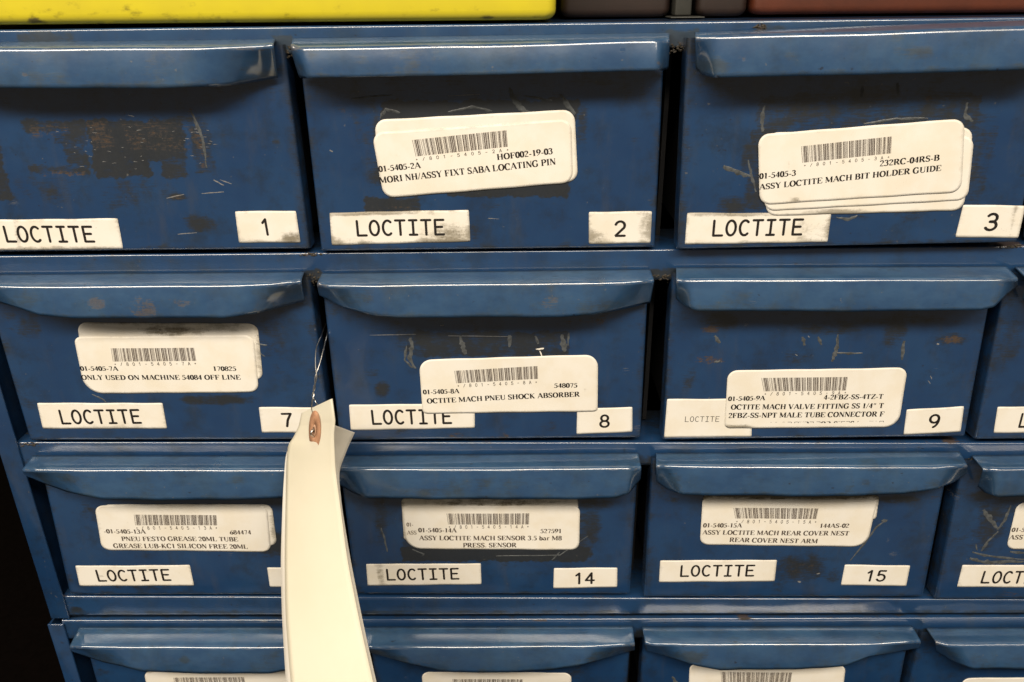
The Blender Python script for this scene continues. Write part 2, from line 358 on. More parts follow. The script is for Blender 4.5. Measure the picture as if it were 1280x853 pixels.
def stroke_poly(out, pts, widths, ox, oy, sx):
    for i in range(len(pts)-1):
        (x0, y0), (x1, y1) = pts[i], pts[i+1]
        dx, dy = x1-x0, y1-y0; L = math.hypot(dx, dy)
        if L < 1e-6: continue
        nx, ny = -dy/L, dx/L; e = 0.25*min(widths[i], widths[i+1])*0.5 if len(pts) > 2 else 0
        ex, ey = dx/L*e, dy/L*e; a, b = widths[i]/2, widths[i+1]/2
        out.append([((x+ox)*sx, y+oy) for x, y in ((x0-ex+nx*a, y0-ey+ny*a), (x0-ex-nx*a, y0-ey-ny*a), (x1+ex-nx*b, y1+ey-ny*b), (x1+ex+nx*b, y1+ey+ny*b))])
def serif_text(t):
    out = []; x = 0
    for ch in t:
        adv, strokes, serifs = SER[ch]
        for pts, w in strokes:
            if w == 'a' or w == 'b':
                ws = []
                for i in range(len(pts)):
                    p, q = pts[max(i-1, 0)], pts[min(i+1, len(pts)-1)]
                    d = math.hypot(q[0]-p[0], q[1]-p[1]); v = abs(q[1]-p[1])/d if d else 0
                    ws.append(TN*1.1+((TK*1.05 if w == 'a' else TK*0.85)-TN)*v)
            else: ws = [w]*len(pts)
            stroke_poly(out, pts, ws, x, 0, 1)
        for cx, cy, hw in serifs:
            y = cy if cy < 0.9 else cy-0.05
            out.append([(x+cx-hw, y), (x+cx+hw, y), (x+cx+hw, y+0.05), (x+cx-hw, y+0.05)])
        x += adv+0.02
    return out, x
def sans_text(t, pen=0.115, pitch=0.845):
    out = []
    for i, ch in enumerate(t):
        for pts in SANS.get(ch, []):
            stroke_poly(out, pts, [pen]*len(pts), i*pitch, 0, 1)
            for p in (pts[0], pts[-1]):          # round pen ends and joints
                out.append([(p[0]+i*pitch+pen/2*math.cos(R(a)), p[1]+pen/2*math.sin(R(a))) for a in range(0, 360, 45)])
            if len(pts) < 8:
                for p in pts[1:-1]:
                    out.append([(p[0]+i*pitch+pen/2*math.cos(R(a)), p[1]+pen/2*math.sin(R(a))) for a in range(0, 360, 45)])
    return out, (len(t)-1)*pitch+W_
C39 = {'0':'nnnwwnwnn','1':'wnnwnnnnw','2':'nnwwnnnnw','3':'wnwwnnnnn','4':'nnnwwnnnw','5':'wnnwwnnnn','6':'nnwwwnnnn','7':'nnnwnnwnw',
       '8':'wnnwnnwnn','9':'nnwwnnwnn','A':'wnnnnwnnw','-':'nwnnnnwnw','*':'nwnnwnwnn','/':'nwnwnnnwn'}
def bars(t):
    x = 0; out = []
    for ch in t:
        for i, k in enumerate(C39[ch]):
            w = 2.6 if k == 'w' else 1.0
            if i % 2 == 0: out.append((x, x+w))
            x += w
        x += 1.0
    return [(a/(x-1), b/(x-1)) for a, b in out]

# ------------------------------------------------------------------ stains
class Stains:
    """paints soft masks (grime, rust, pale) on a set of surface points given in metres (x, z)"""
    def __init__(s, x, z): s.x = x; s.z = z; s.a = np.zeros((len(x), 4))
    def rect(s, ch, x0, x1, z0, z1, amt, soft=0.002):
        # wander of the outline so that no patch ends in a ruled edge
        def wn(a, b, p): return (np.sin(a*410+b*230+p)+np.sin(a*-870+b*640+p*2)+0.7*np.sin(a*1500+b*1900+p*3)+0.5*np.sin(a*3100-b*2600+p))/3.2
        X = s.x+0.0013*wn(s.x, s.z, x0*900); Z = s.z+0.0011*wn(s.z, s.x, z0*700+2)
        m = ss((X-x0)/soft+0.5)*ss((x1-X)/soft+0.5)*ss((Z-z0)/soft+0.5)*ss((z1-Z)/soft+0.5)
        m = np.clip(m*(1.02+0.22*wn(s.x*0.5, s.z*1.3, 1.0)), 0, 1)
        s.a[:, ch] = np.maximum(s.a[:, ch], m*amt)
    def blob(s, ch, cx, cz, rx, rz, amt):
        d = np.sqrt(((s.x-cx)/rx)**2+((s.z-cz)/rz)**2)
        s.a[:, ch] = np.maximum(s.a[:, ch], amt*(1-ss(d-0.3)))

# kinds: (channel, shape, px0, py0, px1, py1, amount) in photo measurements, r = rect corners, b = centre + radii
STAIN = {
 (0,0): [(0,'r',24,150,110,166,.6),(0,'r',66,164,110,182,.6),(0,'r',78,180,112,208,.6),(0,'r',24,150,32,214,.5),(0,'r',34,207,112,218,.55),(0,'r',105,150,190,222,.78),(0,'r',188,150,238,222,.62),(0,'r',232,150,272,218,.45),(0,'b',230,150,30,8,.6),(0,'b',60,236,60,22,.35),(0,'b',160,240,20,24,.4),(1,'r',105,150,145,186,.50),(1,'r',150,152,245,190,.42),(0,'r',112,152,236,200,.8),(1,'r',35,154,90,172,.45),(1,'r',50,213,110,221,.6),(1,'r',240,150,265,215,.45),(0,'r',-30,150,18,250,.7),
         (0,'b',250,280,25,14,.6),(0,'b',222,246,16,6,.6),(1,'b',222,246,10,4,.5),(0,'b',60,240,40,12,.4),(1,'b',238,140,5,8,.5),(0,'b',180,235,60,14,.35)],
 (1,0): [(0,'r',474,126,724,152,.8),(0,'b',472,170,8,40,.5),(0,'b',728,160,10,40,.45),(0,'r',560,226,710,246,.9),(0,'r',440,120,475,180,.35),(2,'r',441,124,447,176,.5),(0,'b',480,215,30,30,.55),(0,'r',455,248,525,266,.75),(1,'b',500,262,40,8,.35),(0,'b',590,290,14,14,.5),(0,'b',760,100,60,12,.4)],
 (2,0): [(0,'r',948,118,1218,166,.5),(0,'r',940,160,958,262,.6),(0,'r',1205,140,1226,262,.4),(0,'b',1100,120,110,18,.5),(1,'b',1102,122,6,10,.5),(1,'b',1160,124,8,6,.6),(0,'b',935,200,12,30,.6),(0,'b',918,255,28,16,.6),(0,'b',1060,272,40,6,.45),(0,'b',1020,150,60,10,.5)],
 (0,1): [(0,'b',270,500,60,8,.7),(1,'b',255,497,25,6,.3),(0,'b',35,410,20,20,.5),(0,'b',340,425,22,60,.35),(0,'b',390,470,14,60,.2),(1,'b',112,540,60,2,.4)],
 (1,1): [(0,'r',505,415,712,446,.62),(0,'b',478,488,14,12,.7),(1,'b',476,486,9,8,.35),(1,'r',560,541,580,549,.5),(1,'r',610,542,640,549,.5),(0,'b',520,425,30,18,.5),(1,'b',745,400,60,10,.45),(0,'b',745,540,8,16,.5)],
 (2,1): [(0,'b',900,400,30,14,.6),(1,'b',888,412,16,8,.75),(0,'b',1040,410,50,12,.5),(1,'b',1025,417,10,6,.4),(0,'b',1120,410,20,30,.6),(1,'b',1190,425,18,7,.7),(0,'b',1190,425,30,12,.5),(1,'r',868,445,906,456,.5),(0,'b',860,470,16,30,.3),(0,'b',1130,400,80,8,.5)],
 (0,2): [(0,'b',340,680,40,20,.7),(0,'b',180,735,60,5,.4),(0,'b',120,640,30,18,.4)],
 (1,2): [(0,'r',500,684,735,702,.85),(0,'r',500,640,740,700,.5),(0,'b',475,640,12,50,.45),(0,'b',740,660,14,30,.6),(0,'b',730,630,50,10,.5)],
 (2,2): [(0,'b',1000,710,46,24,.55),(0,'b',1040,720,20,12,.4),(0,'b',1120,624,36,7,.6),(0,'b',840,624,20,6,.3),(1,'b',1165,622,16,5,.4)],
 (3,2): [(0,'b',1240,650,30,50,.5),(1,'b',1265,743,20,5,.5),(0,'b',1230,620,30,10,.6)],
 (3,1): [(0,'b',1262,430,18,40,.4)],
}
LIPSTAIN = {
 (0,0): [(1,'b',36,94,5,2,.95),(0,'b',60,95,60,8,.35),(0,'b',330,98,20,14,.6),(1,'b',322,61,40,2,.5)],
 (1,0): [(1,'b',822,81,4,3,1.0),(1,'b',376,84,4,4,.7),(0,'b',378,84,10,9,.6),(2,'b',560,78,140,13,.32),(1,'b',820,52,14,2,.5),(1,'b',835,60,2,8,.5),(0,'b',440,75,40,10,.3)],
 (2,0): [(0,'b',1135,66,30,12,.5),(2,'b',1130,68,34,12,.3),(1,'b',925,74,9,4,.65),(0,'b',890,82,30,12,.7),(2,'b',960,92,90,3,.4),(1,'b',1128,68,6,3,.5),(0,'b',985,70,15,8,.35)],
 (0,1): [(1,'r',164,370,200,394,.62),(1,'b',124,378,14,9,.8),(1,'b',228,378,18,11,.55),(0,'b',180,380,30,12,.4),(0,'b',350,365,40,12,.5),(2,'b',340,347,40,3,.4),(0,'b',30,375,40,14,.5)],
 (1,1): [(1,'b',688,378,18,12,.6),(0,'b',685,380,30,15,.4),(0,'b',440,375,36,16,.55),(0,'b',745,382,50,12,.4),(2,'b',470,386,16,7,.35),(1,'b',800,356,10,3,.5)],
 (2,1): [(1,'b',853,343,8,4,.7),(1,'b',1250,355,18,5,.45),(0,'b',855,372,12,14,.5),(1,'b',1123,362,6,3,.5),(0,'b',1190,342,50,5,.45),(1,'b',1195,355,8,3,.5),(0,'b',1245,372,18,10,.4),(1,'b',1100,384,60,3,.2)],
 (0,2): [(0,'b',237,583,9,4,.8),(0,'b',300,600,20,8,.4),(0,'b',345,577,16,6,.6),(0,'b',70,600,60,14,.45),(1,'b',230,605,60,6,.25)],
 (1,2): [(0,'b',545,612,50,8,.4),(1,'b',610,613,14,4,.4),(0,'b',620,603,120,16,.25),(0,'b',435,603,14,16,.4),(0,'b',735,576,5,3,.5)],
 (2,2): [(1,'b',1170,606,24,7,.35),(0,'b',1060,606,8,5,.5),(0,'b',1165,605,30,10,.4),(0,'b',840,602,20,13,.5)],
 (3,2): [(1,'b',1262,617,14,4,.6),(0,'b',1235,605,10,14,.4)],
 (0,3): [(0,'b',232,822,9,5,.9),(1,'b',232,822,6,3,.3),(0,'b',345,818,10,5,.5),(0,'b',130,822,30,10,.4)],
 (1,3): [(1,'b',619,803,9,3,.7),(0,'b',560,798,4,2,.9),(0,'b',478,793,6,3,.9),(0,'b',750,820,40,8,.5),(1,'b',740,822,20,5,.3),(0,'b',480,822,40,12,.5)],
 (2,3): [(0,'b',860,818,30,10,.5),(0,'b',1090,818,50,8,.4),(2,'b',1065,800,22,2,.5)],
 (3,3): [(0,'b',1200,822,40,10,.4),(2,'b',1200,820,4,2,.6)],
}
def random_grime(st, key, n, k):
    rr = random.Random(key[0]*31+key[1]*7+k); x0, x1, z0, z1 = st.x.min(), st.x.max(), st.z.min(), st.z.max()
    for _ in range(n):
        s_ = rr.choice((.0015, .003, .005, .009)); w_ = rr.uniform(.7, 2.2)
        st.blob(0 if rr.random() < .86 else 1, rr.uniform(x0, x1), rr.uniform(z0, z1), s_*w_, s_*rr.uniform(.5, 1.3), rr.uniform(.15, .38))
    for _ in range(n//3):
        cx_ = rr.uniform(x0, x1); cz_ = rr.uniform(z0, z1)
        st.blob(2, cx_, cz_, rr.uniform(.0006, .004), rr.uniform(.0006, .003), rr.uniform(.3, .6))
def apply_stains(st, lst, y):
    for ch, kind, a, b, c, d, amt in lst:
        if kind == 'r':
            p, q = pp(a, b, y), pp(c, d, y); q2 = pp(a, d, y)
            st.rect(ch, p.x, q.x, q.z, p.z, amt)
        else:
            p = pp(a, b, y); q = pp(a+c, b, y); r = pp(a, b+d, y)
            st.blob(ch, p.x, p.z, abs(q.x-p.x), abs(r.z-p.z), amt)

# ------------------------------------------------------------------ drawers (measurements from the photograph, pixels)
# le/re: two points of the left/right edge of the front; bot: bottom line; fold, top, low: polylines of the pull
D = {}
D[0,0] = dict(le=[(-92,130),(-35,315)], re=[(362,112),(387,310)], bot=[(-35,315.5),(387,311.5)], fold=[(-133,63),(0,62),(250,60.5),(320,59),(342,57)], top=[(-128,57),(344,52)],
              low=[(-120,97),(-90,110),(200,110.5),(280,107),(347,96)], tl=.03, tr=.035)
D[1,0] = dict(le=[(379,118),(401,313)], re=[(829.5,93),(819,309)], bot=[(401,314.5),(819,309.5)], fold=[(364,58),(372,61),(600,57.5),(836,51)], top=[(366,51),(837,44)],
              low=[(376,96),(383,97.5),(600,94),(826,88),(833,85)], tl=.004, tr=.004)
D[2,0] = dict(le=[(857,90),(847,309)], re=[(1306,110),(1273,300)], bot=[(847,312),(1273,303)], fold=[(869,47.5),(1100,42),(1325,34)], top=[(869,43.5),(1325,27)],
              low=[(871,84),(880,93),(896,97),(1100,93),(1320,86)], tl=.008, tr=.006, pull=.004)
D[3,0] = dict(le=[(1330,100),(1295,302)], re=[(1790,60),(1715,290)], bot=[(1295,304),(1715,292)], fold=[(1345,36),(1830,20)], top=[(1345,28),(1830,10)],
              low=[(1345,75),(1365,86),(1800,70),(1822,60)], tl=.02, tr=.02)
D[0,1] = dict(le=[(-8,400),(36,549)], re=[(395,408),(414,545)], bot=[(36,551),(416,550)], fold=[(-50,358),(0,359),(250,357.5),(340,356),(377,352)], top=[(-44,347),(380,343)],
              low=[(-45,362),(0,376),(50,394),(90,397),(280,397),(320,391),(381,374)], tl=.030, tr=.028)
D[1,1] = dict(le=[(407,400),(424,548)], re=[(809,390),(801,547)], bot=[(424,551),(801,547.5)], fold=[(397,355),(412,358),(600,355.5),(780,354),(817,351)], top=[(402,345),(813,340)],
              low=[(400,368),(430,384),(470,394),(500,396.5),(700,396),(740,393),(780,385),(812,377)], tl=.024, tr=.026)
D[2,1] = dict(le=[(838,385),(828,550)], re=[(1236,390),(1207,546)], bot=[(828,550.5),(1207,546)], fold=[(845,351),(1050,350.5),(1271,349.5)], top=[(845,338),(1258,336)],
              low=[(846,372),(858,382),(872,388),(1050,389),(1225,387),(1240,383),(1256,366),(1270,356)], tl=.007, tr=.010)
D[3,1] = dict(le=[(1250,390),(1219,548)], re=[(1662,380),(1605,545)], bot=[(1219,550),(1605,545)], fold=[(1282,349),(1690,345)], top=[(1270,337),(1680,332)],
              low=[(1279,372),(1292,385),(1650,383),(1680,370)], tl=.010, tr=.010)
D[0,2] = dict(le=[(60,628),(86,742)], re=[(412,620),(429,742)], bot=[(86,743.5),(430,743.5)], fold=[(29,588),(230,588),(380,588.5),(404,587)], top=[(40,573),(407,573)],
              low=[(33,592),(55,602),(85,614),(130,623.5),(300,624.5),(360,621),(405,612)], tl=.032, tr=.024)
D[1,2] = dict(le=[(430,630),(444,741)], re=[(795,630),(788,742)], bot=[(444,743),(788,743)], fold=[(421,586.5),(610,587.5),(801,585.5)], top=[(427,573),(798,569.5)],
              low=[(424,604),(440,614),(461,622),(610,623.5),(770,622),(784,617),(799,598)], tl=.013, tr=.006)
D[2,2] = dict(le=[(812,620),(805,745)], re=[(1179,622),(1155,745)], bot=[(805,746.5),(1155,746.5)], fold=[(820,583),(1010,584.5),(1170,584.5),(1208,582.5)], top=[(820,570),(1200,568)],
              low=[(821,600),(836,611),(855,618),(1010,619.5),(1130,617),(1170,610),(1190,602),(1207,590)], tl=.012, tr=.014)
D[3,2] = dict(le=[(1195,620),(1169,748)], re=[(1560,630),(1515,745)], bot=[(1169,749.5),(1515,746)], fold=[(1228,587),(1580,585)], top=[(1216,573),(1570,570)],
              low=[(1223,606),(1232,615),(1248,620.5),(1540,619),(1575,600)], tl=.008, tr=.012)
D[0,3] = dict(le=[(111,822),(134,905)], re=[(434,822),(448,905)], bot=[(134,906),(448,906)], fold=[(88,809),(230,810),(426,809.5)], top=[(99,787),(428,787)],
              low=[(92,813),(130,826),(180,838),(230,841),(340,840),(380,833),(425,815)], tl=.030, tr=.025)
D[1,3] = dict(le=[(466,830),(476,905)], re=[(787,820),(781,905)], bot=[(476,906),(781,906)], fold=[(450,808),(470,810),(620,809),(740,808),(793,805.5)], top=[(455,787),(791,786)],
              low=[(453,812),(480,819),(515,830),(550,838),(620,839.5),(690,837),(730,829),(793,811)], tl=.026, tr=.028)
D[2,3] = dict(le=[(803,815),(797,905)], re=[(1133,818),(1116,905)], bot=[(797,906),(1116,906)], fold=[(806,803),(816,805.5),(980,806),(1100,805),(1150,802)], top=[(803,787),(1141,786)],
              low=[(808,812),(830,818),(862,829),(900,836),(1000,836),(1055,831),(1085,820),(1149,808)], tl=.022, tr=.026)
D[3,3] = dict(le=[(1145,818),(1125,905)], re=[(1480,818),(1455,905)], bot=[(1125,906),(1455,906)], fold=[(1169,803),(1185,806.5),(1500,805)], top=[(1159,788.5),(1490,787)],
              low=[(1171,812),(1190,824),(1215,835),(1460,838),(1495,815)], tl=.018, tr=.02)

OVER = 0.0112                      # how far the pull stands out from the front
PY = 0.0                           # plane of the drawer fronts
def polyval(pl, x):
    xs = [p[0] for p in pl]; ys = [p[1] for p in pl]; return float(np.interp(x, xs, ys))

LABELS = {
 (0,0): 'top left blue drawer numbered 1 with a scraped bare patch instead of a barcode sticker',
 (1,0): 'blue drawer numbered 2 with tilted locating pin barcode sticker',
 (2,0): 'blue drawer numbered 3 with a thick stack of tilted barcode stickers',
 (3,0): 'blue drawer to the right of drawer 3 in the top row, without stickers',
 (0,1): 'blue drawer numbered 7 with rust spots on its pull, left of the hanging tag',
 (1,1): 'blue drawer numbered 8 with shock absorber barcode sticker overlapping its name sticker',
 (2,1): 'blue drawer numbered 9 with small printed name on a tall white sticker',
 (3,1): 'blue drawer cut off at the right edge beside drawer 9',
 (0,2): 'blue drawer with grease tube barcode sticker, its number hidden behind the hanging tag',
 (1,2): 'blue drawer numbered 14 with pressure sensor barcode sticker',
 (2,2): 'blue drawer numbered 15 with cover nest barcode sticker and a glue streak',
 (3,2): 'blue drawer right of drawer 15 with grey curls of glue beside its sticker',
 (0,3): 'bottom row leftmost blue drawer, partly behind the end of the hanging tag',
 (1,3): 'bottom row blue drawer below drawer 14, right of the hanging tag',
 (2,3): 'bottom row blue drawer below drawer 15 with sagging sticker top',
 (3,3): 'bottom row blue drawer cut off at the lower right corner',
}
GROUP = 'blue steel parts drawers'
drawers = {}
def build_drawer(key, d):
    y0 = PY-d.get('pull', 0); d['y'] = y0
    # lip key lines
    fx0, fx1 = d['fold'][0][0], d['fold'][-1][0]
    topz = 0.5*(pp(*d['top'][0], y0).z+pp(*d['top'][1], y0).z)
    # panel outline in metres
    def line(e):
        a, b = pp(*e[0], y0), pp(*e[1], y0); return lambda z: a.x+(b.x-a.x)*(z-a.z)/(b.z-a.z)
    lx, rx = line(d['le']), line(d['re'])
    bl, br = pp(*d['bot'][0], y0), pp(*d['bot'][1], y0)
    tlz, trz = pp(*d['top'][0], y0).z-0.0011, pp(*d['top'][1], y0).z-0.0011
    cx = 0.5*(bl.x+br.x)
    root = empty('parts_drawer', (cx, y0, min(bl.z, br.z)), LABELS[key], 'drawer', GROUP)
    d['root'] = root; drawers[key] = d
    rs, rb, back = 0.0014, 0.0010, 0.009
    dx = 0.0006 if key[1] < 3 else 0.001
    Wd = br.x-bl.x; Hd = tlz-bl.z
    S = [(-1, back)]+[(0-0, None)]*0
    # across: list of (inset fraction position s in metres from left edge, yoffset)
    def prof(L, r, both):
        out = [(0.0, back, True)]
        for k in range(5):
            a = R(90*k/4); out.append((r*(1-math.sin(a)) if False else r-r*math.cos(a), r-r*math.sin(a), True))
        n = max(4, int((L-2*r)/dx))
        out += [(r+(L-2*r)*k/n, 0.0, False) for k in range(1, n)]
        if both: out += [(L-a, b, c) for a, b, c in reversed(out[:6])]
        else: out.append((L, 0.0, False))
        return out
    PX, PZ = prof(Wd, rs, True), prof(Hd, rb, False)
    nx, nz = len(PX), len(PZ)
    s = np.array([p[0] for p in PX])/Wd; oy = np.array([p[1] for p in PX])
    t = np.array([p[0] for p in PZ])/Hd; oz = np.array([p[1] for p in PZ])
    Sg, Tg = np.meshgrid(s, t, indexing='ij')
    zb = bl.z+(br.z-bl.z)*Sg; zt = tlz+(trz-tlz)*Sg; Z = zb+(zt-zb)*Tg
    # left/right lines as functions of z at mid depth
    L0 = np.vectorize(lx)(Z[0]); R0 = np.vectorize(rx)(Z[-1])
    X = L0[None, :]*(1-Sg)+R0[None, :]*Sg
    OY, OZ = np.meshgrid(oy, oz, indexing='ij')
    wob = dent(X, Z)*ss(np.minimum(Sg, 1-Sg)*Wd/0.006)*ss(Tg*Hd/0.006)
    Y = y0+np.minimum(OY+OZ, back)+wob
    v = np.stack([X, Y, Z], -1).reshape(-1, 3)
    st = Stains(v[:, 0], v[:, 2])
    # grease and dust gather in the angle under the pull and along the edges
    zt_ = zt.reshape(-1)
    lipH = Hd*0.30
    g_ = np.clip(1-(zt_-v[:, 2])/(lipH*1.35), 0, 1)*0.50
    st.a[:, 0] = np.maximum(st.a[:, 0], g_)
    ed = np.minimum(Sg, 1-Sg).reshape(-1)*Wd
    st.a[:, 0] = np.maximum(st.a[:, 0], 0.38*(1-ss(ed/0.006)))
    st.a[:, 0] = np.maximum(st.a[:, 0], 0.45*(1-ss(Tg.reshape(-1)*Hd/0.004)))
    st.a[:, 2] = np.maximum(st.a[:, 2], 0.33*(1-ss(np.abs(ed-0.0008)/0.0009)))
    apply_stains(st, STAIN.get(key, []), y0)
    random_grime(st, key, 18, 1)
    f = grid_faces(nx, nz)
    mesh_obj('front_panel', v, f, PAINT, root, True, {'stain': st.a})
    # tray behind the front: two sides, floor and back
    m = MB(); iy0, iy1 = y0+0.0025, y0+0.20; w0, w1 = bl.x+0.004, br.x-0.004; z0, z1 = min(bl.z, br.z)+0.003, tlz-0.006
    m.box(w0, w0+0.0008, iy0, iy1, z0, z1); m.box(w1-0.0008, w1, iy0, iy1, z0, z1)
    m.box(w0+0.0008, w1-0.0008, iy0, iy1, z0, z0+0.0008); m.box(w0+0.0008, w1-0.0008, iy1-0.0008, iy1, z0+0.0008, z1)
    m.build('tray', DARK, root)
    # the pull: one bent sheet
    nu = 150; rows = []; lens = []
    wl = abs(pp(fx1, d['fold'][-1][1], y0-OVER).x-pp(fx0, d['fold'][0][1], y0-OVER).x)
    for i in range(nu+1):
        u = i/nu; px = fx0+(fx1-fx0)*u
        dl, dr_ = u*wl, (1-u)*wl
        de = min(dl, dr_)
        k_end = float(0.82+0.18*ss(de/0.006))
        dF = OVER*k_end
        F = pp(px, polyval(d['fold'], px), y0-dF)
        tpx = d['top'][0][0]+(d['top'][1][0]-d['top'][0][0])*u
        B = pp(tpx, d['top'][0][1]+(d['top'][1][1]-d['top'][0][1])*u, y0)
        lpx = d['low'][0][0]+(d['low'][-1][0]-d['low'][0][0])*u
        q = min(float(ss(dl/d['tl'])), float(ss(dr_/d['tr'])))
        dL = OVER*(0.22+0.93*q)
        Lw = pp(lpx, polyval(d['low'], lpx), y0-dL)
        wob = float(dent(F.x*1.7, F.z*2+0.3))
        F.y += wob*0.5; F.z += 0.00012*math.sin(F.x*95+key[0]*2+key[1])*ss(de/0.01)*0.6; Lw.y += wob*2.4
        k1 = min(0.0010/(B-F).length, 0.45); k2 = min(0.0010/(Lw-F).length, 0.45)
        a, c = F+(B-F)*k1, F+(Lw-F)*k2
        row = [B+Vector((0, 0.0012, 0.0)), B+(F-B)*0.05, B+(F-B)*0.5]
        for j in range(7):
            tt = j/6; row.append(a*(1-tt)**2+F*2*tt*(1-tt)+c*tt*tt)
        bulge = Vector((0, -0.0003, 0))*q
        for j in range(1, 9):
            tt = j/8; row.append(c+(Lw-c)*tt+bulge*math.sin(math.pi*tt))
        rows.append(row)
    nr = len(rows[0]); v = np.array([tuple(p) for r in rows for p in r])
    st = Stains(v[:, 0], v[:, 2])
    un = np.repeat(np.arange(nu+1)/nu, nr); de = np.minimum(un, 1-un)*wl
    tr_ = np.tile(np.arange(nr), nu+1)
    foldm = ((tr_ >= 4) & (tr_ <= 9))
    st.a[:, 1] = np.where(foldm, 0.45*(1-ss(de/0.008))+0.08, 0)
    st.a[:, 0] = 0.30*(1-ss(de/0.010))
    st.a[:, 2] = np.where((tr_ >= 5) & (tr_ <= 8), 0.54, 0)  # pale along the bend: edge wear plus the fold highlight in the colour
    st.a[:, 3] = 0
    st.a[:, 0] = np.maximum(st.a[:, 0], np.where(tr_ >= nr-2, 0.35, 0))
    st.a[:, 0] = np.maximum(st.a[:, 0], np.where(tr_ <= 1, 0.4, 0))
    st.a[:, 3] = np.where(tr_ <= 5, 0.44, 0.26)  # painted light: tint stronger on the top plate than on the flange
    apply_stains(st, LIPSTAIN.get(key, []), y0-OVER)
    random_grime(st, key, 8, 2)
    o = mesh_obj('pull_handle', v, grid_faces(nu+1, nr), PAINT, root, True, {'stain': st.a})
    md = o.modifiers.new('sheet', 'SOLIDIFY'); md.thickness = 0.0008; md.offset = -1
    return d
for k in sorted(D): build_drawer(k, D[k])

# ------------------------------------------------------------------ stickers
def sticker(key, quad, layer, rad, dirt, name='barcode_sticker', local=(), cuts=None, label=None, parent=None, lift=0.0):
    """paper label: quad px TL,TR,BR,BL"""
    d = D[key]; y = d['y']; off = 0.00013*(layer+1)
    TL, TR, BR, BL = [pp(a, b, y) for a, b in quad]
    w = (TR-TL).length; h = (BL-TL).length
    nu, nv = max(8, int(w/0.0011)), max(6, int(h/0.0009))
    us = np.linspace(0, 1, nu+1)*w; vs = np.linspace(0, 1, nv+1)*h
    # denser near the corners so that they round cleanly
    U, V = np.meshgrid(us, vs, indexing='ij'); U0, V0 = U.copy(), V.copy()
    for ci, (cu, cv) in enumerate(((0, 0), (1, 0), (1, 1), (0, 1))):
        r = (cuts[ci] if cuts else 1.0)*rad
        if r <= 0: continue
        du = (r-U0) if cu == 0 else (U0-(w-r)); dv = (r-V0) if cv == 0 else (V0-(h-r))
        m = (du > 0) & (dv > 0); mx = np.maximum(du, dv); hy = np.hypot(du, dv)+1e-12
        sc = mx/hy
        nu_, nv_ = du*sc, dv*sc
        Un = (r-nu_) if cu == 0 else (w-r+nu_); Vn = (r-nv_) if cv == 0 else (h-r+nv_)
        U = np.where(m, Un, U); V = np.where(m, Vn, V)
    rr = random.Random(int(quad[0][0]*7+quad[0][1]))
    ph = rr.random()*6
    jag = 0.00022
    s = U/w; t = V/h
    P = [TL, TR, BR, BL]
    X = (1-s)*(1-t)*TL.x+s*(1-t)*TR.x+s*t*BR.x+(1-s)*t*BL.x
    Z = (1-s)*(1-t)*TL.z+s*(1-t)*TR.z+s*t*BR.z+(1-s)*t*BL.z
    e = np.minimum(np.minimum(U, w-U), np.minimum(V, h-V))
    edge = 1-ss(e/0.0025)
    # slightly uneven outline
    Z = Z+jag*0.6*np.sin(X*300+ph)*(1-ss(np.minimum(V, h-V)/0.002))*0.5
    Y = y+dent(X, Z)-off-(0.00001+lift)*(1-ss(e/0.0030))*(0.5+0.5*np.sin(X*210+Z*330+ph))
    v = np.stack([X, Y, Z], -1).reshape(-1, 3)
    wear = np.zeros((len(v), 3)); wear[:, 0] = edge.reshape(-1); wear[:, 1] = dirt
    lo = np.zeros(len(v))
    for a, b, c, dd, amt in local:       # local stains in sticker fractions
        lo = np.maximum(lo, amt*(1-ss(np.sqrt(((s.reshape(-1)-a)/c)**2+((t.reshape(-1)-b)/dd)**2)-0.3)))
    wear[:, 2] = lo
    wear[:, 1] = np.maximum(wear[:, 1], lo*0.9)
    o = mesh_obj(name, v, grid_faces(nu+1, nv+1), LABEL, d['root'], True, {'wear': wear})
    md = o.modifiers.new('paper', 'SOLIDIFY'); md.thickness = 0.00006; md.offset = -1
    if label: o['label'] = label
    return o, off

def flat_print(name, polys, mat, parent, y, off):
    v = []; f = []
    for p in polys:
        b = len(v)
        for x, z in p: v.append((x, y+float(dent(x, z))-off-0.00009, z))
        f.append(tuple(range(b, b+len(p))))
    return mesh_obj(name, v, f, mat, parent)

def place(polys, width, p0, p1, cap, y, clip=None):
    """lay unit lettering on the baseline p0-p1 (px) with cap height in px"""
    a, b = pp(*p0, y), pp(*p1, y); ex = (b-a); L = ex.length; ex /= L; ez = Vector((-ex.z, 0, ex.x))
    q = pp(p0[0], p0[1]-cap, y); hh = abs(q.z-a.z); kx = L/width
    out = []
    for p in polys:
        if clip and any(not (clip[0] <= x <= clip[1] and clip[2] <= z <= clip[3]) for x, z in p): continue
        out.append([((a+ex*x*kx+ez*z*hh).x, (a+ex*x*kx+ez*z*hh).z) for x, z in p])
    return out

